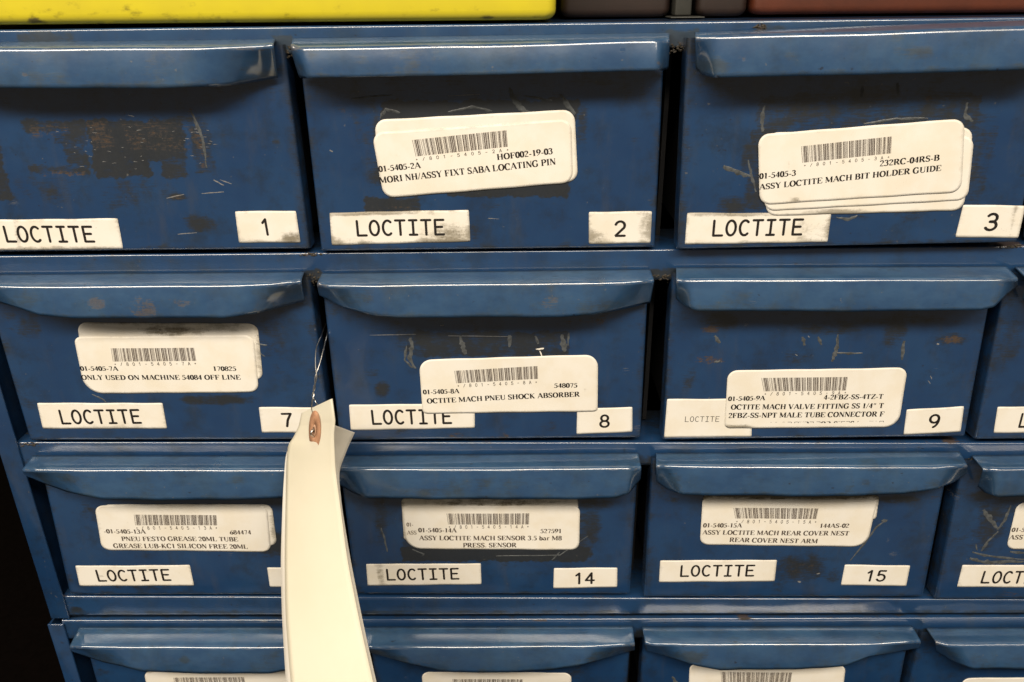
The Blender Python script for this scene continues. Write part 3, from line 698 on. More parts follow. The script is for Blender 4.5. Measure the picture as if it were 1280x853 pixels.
def add_print(key, sobj, off, items, barq=None, code=None, digits=None, faint=(), ink=INK):
    y = D[key]['y']; polys = []
    for it in items:
        t, p0, p1, cap = it[:4]
        g, w = serif_text(t)
        clip = it[4] if len(it) > 4 else None
        polys += place(g, w, p0, p1, cap*(0.78, 0.84, 0.86)[key[1]], y, clip)
    if polys: flat_print('printed_text', polys, ink, sobj, y, off)
    if barq:
        TL, TR, BR, BL = [pp(a, b, y) for a, b in barq]; bp = []
        for a, b in bars(code):
            t0, t1, b0, b1 = TL.lerp(TR, a), TL.lerp(TR, b), BL.lerp(BR, a), BL.lerp(BR, b)
            bp.append([(t0.x, t0.z), (b0.x, b0.z), (b1.x, b1.z), (t1.x, t1.z)])
        flat_print('barcode', bp, BARS, sobj, y, off)
    if digits:
        p0, p1 = digits; g, w = sans_text(code, 0.15, 1.9)
        g = [[(x, z) for x, z in p] for p in g]
        flat_print('barcode_digits', place(g, w, p0, p1, 3.9, y), INK2, sobj, y, off)
    fp = []
    for t, p0, p1, cap in faint:
        g, w = serif_text(t); fp += place(g, w, p0, p1, cap*0.86, y)
    if fp: flat_print('faded_text', fp, FAINT, sobj, y, off)

def name_sticker(key, quad, base, cap, dirt=0.35, layer=0, text='LOCTITE', name='name_sticker', local=(), pen=0.165, keep=None):
    o, off = sticker(key, quad, layer, 0.0004, dirt, name, local)
    if text:
        g, w = sans_text(text, pen, 0.845 if len(text) > 2 else 0.80)
        if keep: g = [p for p in g if keep(p)]
        flat_print('printed_text', place(g, w, base[0], base[1], cap, D[key]['y']), INK, o, D[key]['y'], off)
    return o

# name and number stickers
name_sticker((0,0), [(-27,275),(147,273),(154,311),(-22,313)], [(9,302),(118,302)], 18.5, .55, local=[(.27,.5,.03,.6,.7),(.5,.95,.5,.1,.5)])
name_sticker((0,0), [(294,264),(370,263.5),(376,303),(299,303.5)], [(329,293.5),(340,293)], 19, .45, text='1', name='number_sticker', local=[(.85,.85,.25,.25,1),(.1,.9,.3,.2,.5)])
name_sticker((1,0), [(412,266),(586,262.5),(588,302),(415,306.5)], [(447,294.5),(555,293)], 18, .7, local=[(.85,.8,.25,.5,.9),(.3,.02,.4,.12,.9),(.05,.9,.3,.2,.5)])
name_sticker((1,0), [(736,265),(815,264),(813,304),(736,305)], [(768.5,295),(781,294.8)], 18, .6, text='2', name='number_sticker', local=[(.9,.5,.15,.6,.8),(.1,.8,.3,.3,.8)])
name_sticker((2,0), [(859,266),(1039,266.5),(1034,302.5),(856,305.6)], [(890.5,294.5),(1001,293)], 18.5, .6, local=[(.3,.0,.4,.15,.9),(.9,.6,.2,.5,.5)])
name_sticker((2,0), [(1204,256),(1281,257),(1272.5,297.5),(1194,296.5)], [(1230,287.5),(1244,287.5)], 20, .3, text='3', name='number_sticker', local=[(.85,.4,.06,.7,.8),(.7,.75,.2,.08,.6)])
name_sticker((0,1), [(46.4,503.8),(203.2,503.8),(209,535.7),(53.8,535.7)], [(78,529.3),(176.4,528.6)], 16, .4, local=[(.6,.85,.4,.2,.45)])
name_sticker((0,1), [(323.5,508.9),(396,509.5),(401,541),(327.5,540.8)], [(354.5,533),(366,532.8)], 15.5, .25, text='7', name='number_sticker')
name_sticker((1,1), [(436.4,505.9),(593.5,504),(593.5,534.6),(438.6,538.2)], [(466,530),(564,528.5)], 16.5, .15)
name_sticker((1,1), [(721.4,511.3),(790.4,508.7),(790.4,540),(720.7,542.9)], [(750,533.8),(761,533.6)], 14.5, .15, text='8', name='number_sticker')
name_sticker((2,1), [(833.8,498.6),(939.5,498.6),(939.5,546),(830,546.6)], [(856,527),(898.5,527)], 6.3, .18, pen=0.10)
name_sticker((2,1), [(1133,511.8),(1205,508),(1200.5,539.9),(1128.9,543.3)], [(1160,534.3),(1172,533.8)], 15.5, .25, text='9', name='number_sticker')
name_sticker((3,1), [(1247,508.8),(1385,507),(1378,540),(1241.8,541.4)], [(1273,533.5),(1368,532.5)], 16, .25)
name_sticker((0,2), [(94.3,707),(237.4,706.2),(242.9,731.9),(99.8,732.6)], [(123.6,726),(213.5,725)], 13, .4, local=[(.62,.3,.2,.06,.6),(.2,.5,.06,.1,.6)])
name_sticker((0,2), [(333.9,709.5),(408,709.2),(411,733.5),(337.5,733.7)], [(362,728),(386,728)], 13, .2, text='13', name='number_sticker')
name_sticker((1,2), [(457.6,705),(601,704.4),(601.8,730.8),(459.8,731.9)], [(484.4,724.8),(573.2,723.6)], 12.8, .35, local=[(.12,.5,.05,.6,.9)])
name_sticker((1,2), [(692.4,709.9),(771.7,709.5),(771.3,733.7),(691.7,735.5)], [(718.5,729.3),(742.3,729)], 12.8, .15, text='14', name='number_sticker')
name_sticker((2,2), [(825.2,700.8),(971,699.6),(968,726.4),(823.7,728)], [(850.5,720.3),(941.2,719.4)], 12.8, .25)
name_sticker((2,2), [(1056,705.8),(1137.6,707),(1132.6,733),(1051,731.4)], [(1081.5,726),(1105,726.4)], 12.8, .2, text='15', name='number_sticker')
name_sticker((3,2), [(1202.7,705.8),(1352,707),(1345,735),(1195.8,733.3)], [(1225.6,728),(1316,729)], 13.8, .3)

# barcode stickers
RR = 0.0042
o, f = sticker((1,0), [(468,150),(718,137),(722.5,227),(476,236)], 1, RR, .25)
o, f = sticker((1,0), [(465,166),(714,149),(716,228),(480,247.5)], 2, RR, .15, local=[(.5,.0,.5,.05,.4)])
add_print((1,0), o, f, [('01-5405-2A',(474,215),(526.5,209.9),9.3),('HOF002-19-03',(621.4,200),(691.4,192.4),9.6),('MORI NH/ASSY FIXT SABA LOCATING PIN',(474.8,229.3),(695.2,205.6),10)],
          [(515.3,174.9),(633,162.8),(634.7,183.3),(520,195.5)], '*/801-5405-2A*', ((520,201.5),(636,189)))
sticker((2,0), [(958,166),(1216,159),(1204,263),(957,270)], 1, RR, .35, local=[(.35,.97,.2,.06,.8)])
sticker((2,0), [(954,180),(1217,170),(1209,250),(955,264)], 2, RR, .25)
o, f = sticker((2,0), [(947,168),(1205,148),(1201,240),(949,256)], 3, RR, .22, local=[(.15,.42,.01,.1,.7),(.18,.95,.03,.04,.8)])
add_print((2,0), o, f, [('01-5405-3',(948.5,223.7),(994.5,219.2),9),('232RC-04RS-B',(1098.7,208),(1173.3,200.2),9.4),('ASSY LOCTITE MACH BIT HOLDER GUIDE',(948.5,237.2),(1175.6,213.1),9.2)],
          [(1000.8,182.7),(1114,170.5),(1112.8,191.6),(1002.2,203.3)], '*/801-5405-3A*', ((1004,208.8),(1111,198.2)))
sticker((0,1), [(96,403),(322,404.5),(329,475),(110,484)], 0, RR, .6, local=[(.52,.13,.25,.12,1),(.75,.1,.3,.08,.7),(.97,.5,.04,.5,.6)])
o, f = sticker((0,1), [(92.5,421),(317,419),(324,490),(107,492)], 1, RR, .25, cuts=(.7,1,1,2.0))
add_print((0,1), o, f, [('01-5405-7A',(101.3,463.3),(149,463),6.5),('170825',(266.9,463.3),(296.3,463.3),6.5),('ONLY USED ON MACHINE 54084 OFF LINE',(102.5,474.6),(301.8,474.2),7)],
          [(139.3,435),(242.5,434.7),(245.5,451),(142,451.5)], '*/801-5405-7A*', ((144,456.8),(246,456.2)))
o, f = sticker((1,1), [(523.7,449.5),(747.3,442.7),(747,514),(528.5,516.5)], 2, RR, .12, cuts=(1.3,1.3,.4,.5), local=[(.93,.62,.02,.06,.6)])
add_print((1,1), o, f, [('01-5405-8A',(529.2,492.5),(574.5,491),6.6),('548075',(692.6,484.5),(722,483.9),6.6),('OCTITE MACH PNEU SHOCK ABSORBER',(534,503.9),(724.8,495.2),7.2)],
          [(568,463.2),(671.7,457.3),(672.5,473.4),(570.5,478.8)], '*/801-5405-8A*', ((572,484),(671.5,479.4)))
o, f = sticker((2,1), [(909.3,463),(1134.4,459.1),(1122,533.5),(905.5,535.3)], 2, RR, .15, cuts=(1,1,1.6,.6), local=[(.08,.97,.12,.05,.9)])
add_print((2,1), o, f, [('01-5405-9A',(909.8,501),(956,500),6.6),('4-2FBZ-SS-4TZ-T',(1028.7,499),(1103.3,498),7),('OCTITE MACH VALVE FITTING SS 1/4" T',(913,511.8),(1103.7,509.6),7.4),
          ('2FBZ-SS-NPT MALE TUBE CONNECTOR F',(910.2,522.4),(1104.3,520),7.4),('MALE TUBE FOR SIZES 1/4 IN T',(962,533.5),(1103.5,531.8),7.4,(-9,99,.66,1.1))],
          [(951.5,472.3),(1059,470.7),(1056.6,487.6),(954.6,489)], '*/801-5405-9A*', ((955,494.2),(1057,492.2)))
sticker((0,2), [(126,630.5),(340,630),(346.6,682.5),(140,686)], 0, RR, .5, local=[(.98,.6,.03,.5,.7)])
o, f = sticker((0,2), [(118.4,631.5),(334,631),(339,690),(128,687)], 1, RR, .3)
add_print((0,2), o, f, [('-01-5405-13A',(130.6,666.3),(183,666.6),5.9),('684474',(288,667.6),(314.8,667.4),5.9),('PNEU FESTO GREASE 20ML TUBE',(152.8,675.7),(298.4,676.6),6.3),('GREASE LUB-KC1 SILICON FREE 20ML',(142.8,684.3),(310.6,685.9),6.3)],
          [(167.8,642.9),(270.7,643.8),(271.6,656.6),(169.6,656.2)], '*/801-5405-13A*', ((171,661.6),(272,661.8)), ink=INK2)
sticker((1,2), [(501.5,623),(722.4,622),(724,670),(505,676)], 0, RR*.5, .85, local=[(.5,.12,.5,.10,.9)])
o, f = sticker((1,2), [(502,631.5),(725,632.4),(723.8,687.1),(508,685.8)], 1, RR, .2, cuts=(1,.8,1,1.8))
add_print((1,2), o, f, [('01-5405-14A',(523.2,665.2),(571,665.2),6),('527591',(675.5,666.2),(702.3,666),6),('ASSY LOCTITE MACH SENSOR 3.5 bar M8',(524.2,675),(702.3,675),6.4),('PRESS. SENSOR',(578.9,683.8),(645.9,683.8),6.4)],
          [(558.4,641.6),(661.5,641.3),(661,655.3),(560.3,655.3)], '*/801-5405-14A*', ((561,660.4),(661,660)), faint=[('01-',(508.5,658),(517,658),5.5),('ASS',(509,668),(521,668),5.5)], ink=INK2)
sticker((2,2), [(879,617.5),(1099,619),(1095,650),(878,650)], 0, RR*.5, .95, local=[(.5,.08,.6,.2,1)])
o, f = sticker((2,2), [(878,623.5),(1097,624.5),(1083,683.5),(874.5,680.5)], 1, RR, .2, cuts=(.4,.4,1.7,1))
add_print((2,2), o, f, [('01-5405-15A',(878.5,658.7),(927,658.9),6),('144AS-02',(1024,659.6),(1061,659.6),6),('ASSY LOCTITE MACH REAR COVER NEST',(877.6,667.6),(1061,669.4),6.4),('REAR COVER NEST ARM',(911.2,677),(1021.7,678.8),6.4)],
          [(916.6,634.4),(1022.7,635.4),(1020,648.7),(919,647.7)], '*/801-5405-15A*', ((919.5,653.4),(1020,654.2)), ink=INK2)
o, f = sticker((3,2), [(1271,628),(1480,627),(1468,685),(1257,686.5)], 1, RR, .25)
add_print((3,2), o, f, [('01-5405-16A',(1263.5,664.5),(1312,664.5),6),('ASSY',(1260.5,674),(1284,674),6.4)], [(1305,638),(1410,638),(1407,652),(1304,652)], '*/801-5405-16A*', ink=INK2)
for key, q, bq, code in (((0,3), [(180,838.5),(362,837),(370,893),(190,894)], [(217,847),(305,846),(309,862),(220,862)], '*/801-5405-19A*'),
                         ((1,3), [(527,839.5),(714.4,841),(713,893),(531,893)], [(565.6,848.5),(653.5,849),(652.5,863),(567,863)], '*/801-5405-20A*'),
                         ((2,3), [(862,829.5),(1057,831),(1050,893),(860,893)], [(901,840),(990,840.5),(987.5,856),(902,856)], '*/801-5405-21A*'),
                         ((3,3), [(1203,847.5),(1395,846),(1385,898),(1197,899)], [(1240,856),(1330,856),(1327,871),(1239,871)], '*/801-5405-22A*')):
    o, f = sticker(key, q, 0, RR, .3, local=[(.0,.0,.08,.08,1)] if key[0] == 0 else ())
    add_print(key, o, f, [], bq, code)

# ------------------------------------------------------------------ dried glue, scratches, torn paper
def ribbon_geo(v, f, pts, w, y, h, rr):
    P = [pp(a, b, y) for a, b in pts]; C = []
    for i in range(len(P)-1):
        for k in range(5): C.append(P[i].lerp(P[i+1], k/5))
    C.append(P[-1]); n = len(C)
    for i, c in enumerate(C):
        d = (C[min(i+1, n-1)]-C[max(i-1, 0)]).normalized(); s = Vector((-d.z, 0, d.x))
        ww = w*(0.55+0.6*rr.random())*(0.35+0.65*math.sin(math.pi*(i+0.6)/(n+0.2)))
        c = c+s*w*0.25*(rr.random()-0.5); yb = y+float(dent(c.x, c.z))
        b = len(v)
        v += [(c+s*ww/2).to_tuple()[:1]+(yb-0.00002, (c+s*ww/2).z), (c.x, yb-h*(0.5+0.7*rr.random()), c.z), (c-s*ww/2).to_tuple()[:1]+(yb-0.00002, (c-s*ww/2).z)]
        if i: f += [(b-3, b, b+1, b-2), (b-2, b+1, b+2, b-1)]
def marks(key, name, mat, strokes, h=0.00025):
    v = []; f = []; rr = random.Random(key[0]*50+key[1]*7+len(strokes))
    for w, pts in strokes:
        if len(strokes) < 14: v = []; f = []
        ribbon_geo(v, f, pts, w*0.00120/2.9, D[key]['y'], h, rr)
        if len(strokes) < 14: mesh_obj(name, v, f, mat, D[key]['root'], True)
    if len(strokes) >= 14: mesh_obj(name, v, f, mat, D[key]['root'], True)['kind'] = 'stuff'
marks((0,0), 'glue_residue', GLUE, [(3.5,[(238,138),(246,155),(254,175),(258,210)])])
marks((1,0), 'glue_residue', GLUE, [(6,[(636,110),(641,122),(650,134),(660,141)]),(3,[(641,128),(655,140),(670,141)]),(5,[(700,118),(708,130),(719,143)]),(2.5,[(655,120),(690,126)]),(4,[(475,148),(482,137),(500,141)]),(3,[(560,140),(590,134),(615,139)]),(2,[(440,124),(460,121),(490,119)])])
marks((2,0), 'glue_residue', GLUE, [(4,[(956,132),(952,150),(953,165)]),(5,[(904,208),(918,214),(940,222)]),(3,[(935,200),(940,222),(945,240)]),(3,[(1080,155),(1120,149),(1160,148)]),(4,[(1209,128),(1206,145),(1216,152)]),(3,[(1045,272),(1060,275),(1072,270)]),(3,[(1078,108),(1077,122)]),(3,[(1122,104),(1123,118)])])
marks((1,1), 'glue_residue', GLUE, [(6,[(513,422),(515,436),(512,448),(519,461)]),(3,[(508,432),(506,450),(515,460)]),(6,[(575,420),(578,432),(582,443)]),(5,[(637,419),(637,434)]),(3,[(669,420),(673,430)]),(6,[(703,418),(704,430),(706,440)]),(3,[(711,416),(710,432)])])
marks((2,1), 'glue_residue', GLUE, [(4,[(1003,421),(1006,432)]),(3,[(1022,421),(1027,431)]),(5,[(1047,418),(1047,432),(1043,444),(1040,452)]),(3,[(1045,441),(1060,442),(1078,441)]),(4,[(1130,426),(1127,450)]),(4,[(893,420),(900,429)]),(3,[(893,453),(901,452)])])
marks((1,2), 'glue_residue', GLUE, [(3,[(476,660),(481,675),(484,690)]),(2,[(515,687),(530,693),(528,695)]),(2,[(690,700),(700,690)]),(1.5,[(620,695),(700,694),(735,670)])])
marks((2,2), 'glue_residue', GLUE, [(3,[(1063,701),(1080,680),(1095,660),(1107,651)]),(5,[(1102,651),(1109,651)])])
marks((3,2), 'glue_residue', GLUE, [(6,[(1229,637),(1237,648),(1246,661)]),(4,[(1264,632),(1256,650),(1247,663)]),(4,[(1248,664),(1235,677),(1227,689)]),(2.5,[(1220,680),(1221,688)]),(6,[(1212,697),(1225,702),(1245,703),(1280,702)]),(4,[(1215,690),(1235,695),(1280,700)]),(4,[(1262,690),(1290,693)])])
marks((2,3), 'glue_residue', GLUE, [(5,[(840,846),(846,855),(850,866)])])
marks((0,0), 'scratch_marks', SCRATCH, [(1.4,[(267,225),(280,232)]),(1.2,[(275,225),(290,230)]),(1.2,[(252,242),(280,240)]),(1,[(208,248),(230,243)]),(1,[(222,293),(246,291)]),(.8,[(160,144),(168,146)])]+
      [(.45,[(x,y),(x+rng.uniform(2,6),y+rng.uniform(-1,1))]) for x, y in [(rng.choice((rng.gauss(120,25),rng.gauss(250,10),rng.gauss(180,40))),rng.uniform(158,212)) for _ in range(40)]], 0.00005)
marks((1,0), 'scratch_marks', SCRATCH, [(1,[(450,122),(478,120)]),(.8,[(610,273),(624,274)]),(1.5,[(412,188),(416,190)]),(.7,[(560,120),(600,118)])], 0.00005)
marks((0,1), 'glue_residue', GLUE, [(2,[(320,430),(334,432)]),(1.5,[(322,440),(331,446)]),(2,[(115,493),(128,499),(133,503)])])
marks((2,1), 'scratch_marks', SCRATCH, [(2.2,[(1171,430),(1174,431)]),(1.2,[(1163,470),(1165,474)]),(1,[(1160,476),(1163,480)]),(1,[(994,443),(997,445)]),(1,[(1010,420),(1012,422)])], 0.00005)
marks((2,2), 'scratch_marks', SCRATCH, [(3,[(997,727),(1001,728)]),(2,[(1021,718),(1025,717)])], 0.00005)
marks((1,1), 'torn_paper', LABEL, [(2.2,[(670,437),(680,436)]),(1.4,[(675,439),(678,447)])], 0.0001)
marks((1,1), 'scratch_marks', SCRATCH, [(.8,[(462,419),(520,418)]),(1.6,[(550,407),(555,407)]),(.8,[(560,420),(640,421)])], 0.00005)
del o, f

# ------------------------------------------------------------------ cabinets
RY = 0.0022                                         # plane of the cabinet face, just behind the drawer fronts
upper = empty('drawer_cabinet', (0.15, 0.1, -0.19), 'upper blue steel drawer cabinet holding the rows with drawers 1, 7 and 14', 'cabinet')
lower = empty('drawer_cabinet', (0.15, 0.1, -0.45), 'lower blue steel drawer cabinet under the dark seam, drawers without numbers in view', 'cabinet')
def zline(p, q, y=RY):
    a, b = pp(*p, y), pp(*q, y); return lambda x: a.z+(b.z-a.z)*(x-a.x)/(b.x-a.x)
# side posts: straight lines fitted through their photographed edges
po0 = pp(2, 560, RY); po1 = pp(63, 772, RY); pi0 = pp(23, 540, RY); pi1 = pp(82, 764, RY)
XO = (po0.x+po1.x)/2; XI = (pi0.x+pi1.x)/2
lo0 = pp(61, 780, RY); lo1 = pp(83, 853, RY); li0 = pp(81, 782, RY); li1 = pp(103, 853, RY)
XO2 = (lo0.x+lo1.x)/2; XI2 = (li0.x+li1.x)/2
XR = 0.575
SEAM_T = pp(70, 771.5, RY).z; SEAM_B = pp(72, 779, RY).z
def rail(name, top, bot, x0, x1, parent, stains=(), lipback=0.02, y=RY, rough_top=.3, lit_tint=False):
    """folded steel rail: face, rounded upper edge and a shelf going back"""
    zt, zb = zline(*top, y), zline(*bot, y); nx = int((x1-x0)/0.0012); rows = []
    r = 0.0009; rid = []
    for i in range(nx+1):
        x = x0+(x1-x0)*i/nx; a, b = zt(x), zb(x); w = float(dent(x*1.3, a+0.5))*0.5
        row = [(x, y+lipback, a)]
        for k in range(6):
            t = R(90*k/5); row.append((x, y+r-r*math.sin(t), a-r+r*math.cos(t)+w*0.4))
        for k in range(1, 9): row.append((x, y+w*math.sin(math.pi*k/9), (a-r)+(b-a+r)*k/9))
        row += [(x, y, b), (x, y+0.012, b)]
        rows += row
    nr = 17; v = np.array(rows); st = Stains(v[:, 0], v[:, 2])
    j = np.tile(np.arange(nr), nx+1)
    st.a[:, 0] = np.where(j == 0, 0.7, np.where(j >= 13, 0.4, 0.1))
    st.a[:, 1] = np.where((j >= 1) & (j <= 5), rough_top, 0)
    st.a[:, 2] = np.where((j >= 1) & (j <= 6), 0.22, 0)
    apply_stains(st, stains, y)
    st.a[:, 3] = 0.16 if lit_tint else 0.03  # painted sheen, stronger on the top rail
    return mesh_obj(name, v, grid_faces(nx+1, nr), PAINT, parent, True, {'stain': st.a})
rail('front_rail', [(0,37.5),(1280,21.5)], [(0,74),(1280,52)], XI-.001, XR, upper, [(0,'r',20,40,95,56,.6),(1,'b',45,46,30,6,.3),(1,'b',951,35,9,5,.85),(0,'b',960,38,40,8,.5),(0,'r',832,38,874,72,1.0),(1,'b',850,55,14,12,.4),(1,'b',356,66,8,6,.7),(0,'r',340,46,368,78,1.0),(0,'b',660,38,24,8,.3),(0,'b',1160,32,60,5,.4)], lipback=0.0015, lit_tint=True)
rail('front_rail', [(0,320),(1280,307.5)], [(0,354),(1280,347.5)], XI-.001, XR, upper, [(1,'b',385,319,12,2,1),(1,'b',1265,308,25,2,1),(0,'r',376,338,404,358,1.0),(1,'b',391,349,6,5,.5),(0,'r',812,338,848,356,1.0),(1,'b',830,346,12,5,.5),(1,'r',1190,306,1280,311,.6)], lipback=0.03)
rail('front_rail', [(28,553),(1280,554)], [(30,584),(1280,580)], XI-.001, XR, upper, [(1,'b',60,557,40,3,.5),(0,'r',795,570,822,584,.6),(1,'b',1190,553,14,2,.9),(0,'b',780,563,3,2,1),(0,'b',420,560,10,5,.3),(0,'r',1200,572,1222,584,.6),(1,'r',830,553,900,555,.4)], lipback=0.03)
rail('front_rail', [(84,745.8),(1280,749.8)], [(86,770),(1280,767)], XI-.001, XR, upper, [(0,'b',96,762,10,4,.8),(1,'b',90,756,6,8,.4),(1,'r',830,747,960,750,.45),(0,'b',1140,765,8,3,.4)], lipback=0.03)
rail('front_rail', [(81,776),(1280,772.5)], [(85,799),(1280,797)], XI2-.001, XR, lower, [(1,'b',930,774,10,2,1),(1,'b',675,776,14,2,.9),(2,'b',330,777,8,1.5,1),(0,'r',792,786,805,800,.6),(0,'r',1141,786,1165,800,.6),(1,'b',92,788,5,8,.4)], lipback=0.004)
ZTOP = zline((0,37.5),(1280,21.5))(0.15)
def post(name, x0, x1, z0, z1, parent, y):
    m = MB(); m.box(x0, x1, y, y+0.0012, z0, z1); return m.build(name, PAINT, parent, bevel=0.0005)
post('side_post', XO, XI, SEAM_T, ZTOP-0.002, upper, RY-0.0012)
post('side_post', XO2, XI2, SEAM_B-0.27, SEAM_B, lower, RY-0.0012)
post('side_post', XR, XR+0.009, SEAM_T, ZTOP-0.002, upper, RY-0.0012)
post('side_post', XR, XR+0.009, SEAM_B-0.27, SEAM_B, lower, RY-0.0012)
BACK = 0.29
for par, xo, z0, z1 in ((upper, XO, SEAM_T, ZTOP-0.0025), (lower, XO2, SEAM_B-0.27, SEAM_B-0.0005)):
    m = MB(); m.box(xo+0.0002, xo+0.0012, RY+0.0002, BACK, z0, z1); m.build('side_panel', PAINT, par)
    m = MB(); m.box(XR+0.0078, XR+0.0088, RY+0.0002, BACK, z0, z1); m.build('side_panel', PAINT, par)
    m = MB(); m.box(xo+0.0014, XR+0.0076, BACK-0.002, BACK-0.001, z0, z1); m.build('back_panel', DARK, par)
# top sheet of the upper cabinet, follows the tilt of its front edge
zt = zline((0,37.5),(1280,21.5)); m = MB()
y0_, y1_ = RY+0.0015, BACK
nx = 60; v = []; 
xs = [XO+(XR+0.009-XO)*i/nx for i in range(nx+1)]; ysn = [y0_+(y1_-y0_)*j/40 for j in range(41)]
v = np.array([(x, y, zt(x)) for x in xs for y in ysn])
sa = np.zeros((len(v), 4)); sa[:, 0] = 0.35; sa[:, 1] = 0.12
mesh_obj('top_panel', v, grid_faces(nx+1, 41), PAINT, upper, False, {'stain': sa})
for par, z in ((upper, SEAM_T+0.001), (lower, SEAM_B-0.001)):
    m = MB(); m.box(XO+0.002, XR+0.007, RY+0.012, BACK-0.003, z-0.0004, z+0.0004); m.build('floor_panel' if par is upper else 'top_panel', DARK, par)
m = MB(); m.box(XO2+0.002, XR+0.007, RY+0.012, BACK-0.003, SEAM_B-0.27, SEAM_B-0.269); m.build('floor_panel', DARK, lower)
# dark runners between the drawers deep in the openings
for r, (za, zb, par) in enumerate(((ZTOP-0.012, pp(640,318,RY).z, upper), (pp(640,350,RY).z, pp(640,552,RY).z, upper), (pp(640,582,RY).z, pp(640,746,RY).z, upper), (pp(640,798,RY).z, pp(640,900,RY).z, lower))):
    for c in range(3):
        a = D[c, r]; b = D[c+1, r]
        x = 0.5*(pp(*a['bot'][1], PY).x+pp(*b['bot'][0], PY).x)
        m = MB(); m.box(x-0.0009, x+0.0009, 0.022, 0.28, zb, za); m.build('runner', DARK, par)
# grease and fluff at the slot mouths
def fluff(px, py, w, h, parent, y=RY-0.0001, n=26, seed=1):
    rr = random.Random(seed); v = []; f = []
    for _ in range(n):
        a = pp(px+rr.gauss(0, w), py+rr.gauss(0, h), y); s = rr.uniform(0.0002, 0.0007); b = len(v)
        for k in range(6):
            t = k*math.pi/3+rr.random()*.5; v.append((a.x+s*math.cos(t)*rr.uniform(.6, 1.4), y-rr.uniform(0, .0002), a.z+s*math.sin(t)*rr.uniform(.4, 1)))
        v.append((a.x, y-s*0.6, a.z)); f += [(b+k, b+(k+1) % 6, b+6) for k in range(6)]
    o = mesh_obj('dried_grease', v, f, GREASE, parent); o['kind'] = 'stuff'
for i, (px, py, w, h, par) in enumerate(((392,318,8,1.3,upper),(357,66,4,5,upper),(392,348,4,4,upper),(846,62,8,4,upper),(1262,309,12,1.5,upper),(832,347,6,2.5,upper),(952,34,4,2,upper),(36,556,6,1.5,upper),(1213,578,4,4,upper),(932,773,4,.8,lower))):
    fluff(px, py, w, h, par, seed=i+3)

# ------------------------------------------------------------------ things on top of the cabinet
def rbox(x0, x1, y0, y1, z0, z1, r, slope=0.0, nseg=6, nxs=80, nzs=26):
    """open-topped moulded box: rounded vertical corners and rounded foot, walls leaning out by slope"""
    # outline walk
    pts = []
    cor = [(x1-r, y0+r, -90), (x1-r, y1-r, 0), (x0+r, y1-r, 90), (x0+r, y0+r, 180)]
    for cx, cy, a0 in cor:
        for k in range(nseg+1):
            a = R(a0+90*k/nseg); pts.append((cx+r*math.cos(a), cy+r*math.sin(a)))
    # subdivide the front run
    P = []
    n = len(pts)
    for i in range(n):
        a, b = pts[i], pts[(i+1) % n]; L = math.hypot(b[0]-a[0], b[1]-a[1]); k = max(1, int(L/0.003))
        P += [(a[0]+(b[0]-a[0])*j/k, a[1]+(b[1]-a[1])*j/k) for j in range(k)]
    n = len(P); mx, my = (x0+x1)/2, (y0+y1)/2; v = []; rows = []
    for k in range(7):
        a = R(90*k/6); rows.append((r*(1-math.sin(a)), r-r*math.cos(a)))
    rows += [(-slope*(z-r), z) for z in np.linspace(r, z1-z0, nzs)[1:]]
    for ins, z in rows:
        for x, y in P:
            dx, dy = x-mx, y-my
            sx = (abs(dx)-ins)/abs(dx) if abs(dx) > ins else 0; sy = (abs(dy)-ins)/abs(dy) if abs(dy) > ins else 0
            # inset along the nearer wall only
            v.append((mx+dx*sx, my+dy*sy, z0+z))
    f = [(i*n+j, i*n+(j+1) % n, (i+1)*n+(j+1) % n, (i+1)*n+j) for i in range(len(rows)-1) for j in range(n)]
    f.append(tuple(reversed(range(n))))
    return v, f
# yellow plastic bin whose lower front wall crosses the top of the picture
yb = -0.0005
a = pp(0, 31.5, yb); b = pp(695, 26.5, yb)
zf = min(a.z, b.z)
v, f = rbox(-0.155, b.x, yb, 0.16, max(a.z, ZTOP+0.0006), a.z+0.075, 0.0035)
v = np.array(v); st = Stains(v[:, 0], v[:, 2])
for ch, k_, A, B, C_, D_, am in [(0,'b',42,26,14,6,1.0),(0,'b',225,27,40,3,.55),(0,'b',590,12,14,8,.5),(0,'b',640,18,40,8,.3),(0,'b',675,22,14,6,.6),(0,'b',415,25,10,3,.5),(0,'b',520,16,80,14,.42),(0,'b',150,10,60,12,.35),(0,'b',300,18,60,9,.38),(0,'r',-10,24,690,31,.42),(0,'b',440,8,40,6,.42),(0,'b',610,22,16,4,.7),(0,'b',250,24,30,4,.5),(0,'b',372,10,12,3,.5),(0,'b',330,28,200,2,.5)]:
    p = pp(A, B, yb); q = pp(A+C_, B, yb); r_ = pp(A, B+D_, yb); m_ = (v[:, 1] < yb+0.004)
    s2 = Stains(v[:, 0], v[:, 2]); s2.blob(0, p.x, p.z, abs(q.x-p.x), abs(r_.z-p.z), am); st.a[:, 0] = np.maximum(st.a[:, 0], s2.a[:, 0]*m_)
bin_ = empty('plastic_bin', (0, 0.08, ZTOP+0.0006), 'bright yellow plastic bin with dirt spots standing on the cabinet top', 'bin', 'plastic bins on top of the cabinet')
o = mesh_obj('bin_wall', v, f, YELLOW, bin_, True, {'stain': st.a})
md = o.modifiers.new('wall', 'SOLIDIFY'); md.thickness = 0.002; md.offset = -1
rimz = float(v[:, 2].max())
m = MB(); m.box(-0.158, b.x+0.003, yb-0.003, yb+0.0005, rimz-0.008, rimz); m.box(-0.158, b.x+0.003, 0.1595, 0.163, rimz-0.008, rimz)
m.box(-0.158, -0.1545, yb+0.0007, 0.1593, rimz-0.008, rimz); m.box(b.x-0.0005, b.x+0.003, yb+0.0007, 0.1593, rimz-0.008, rimz)
m.build('bin_rim', plain('yellow_rim', (0.74, 0.56, 0.02), 0.45), bin_, bevel=0.001)

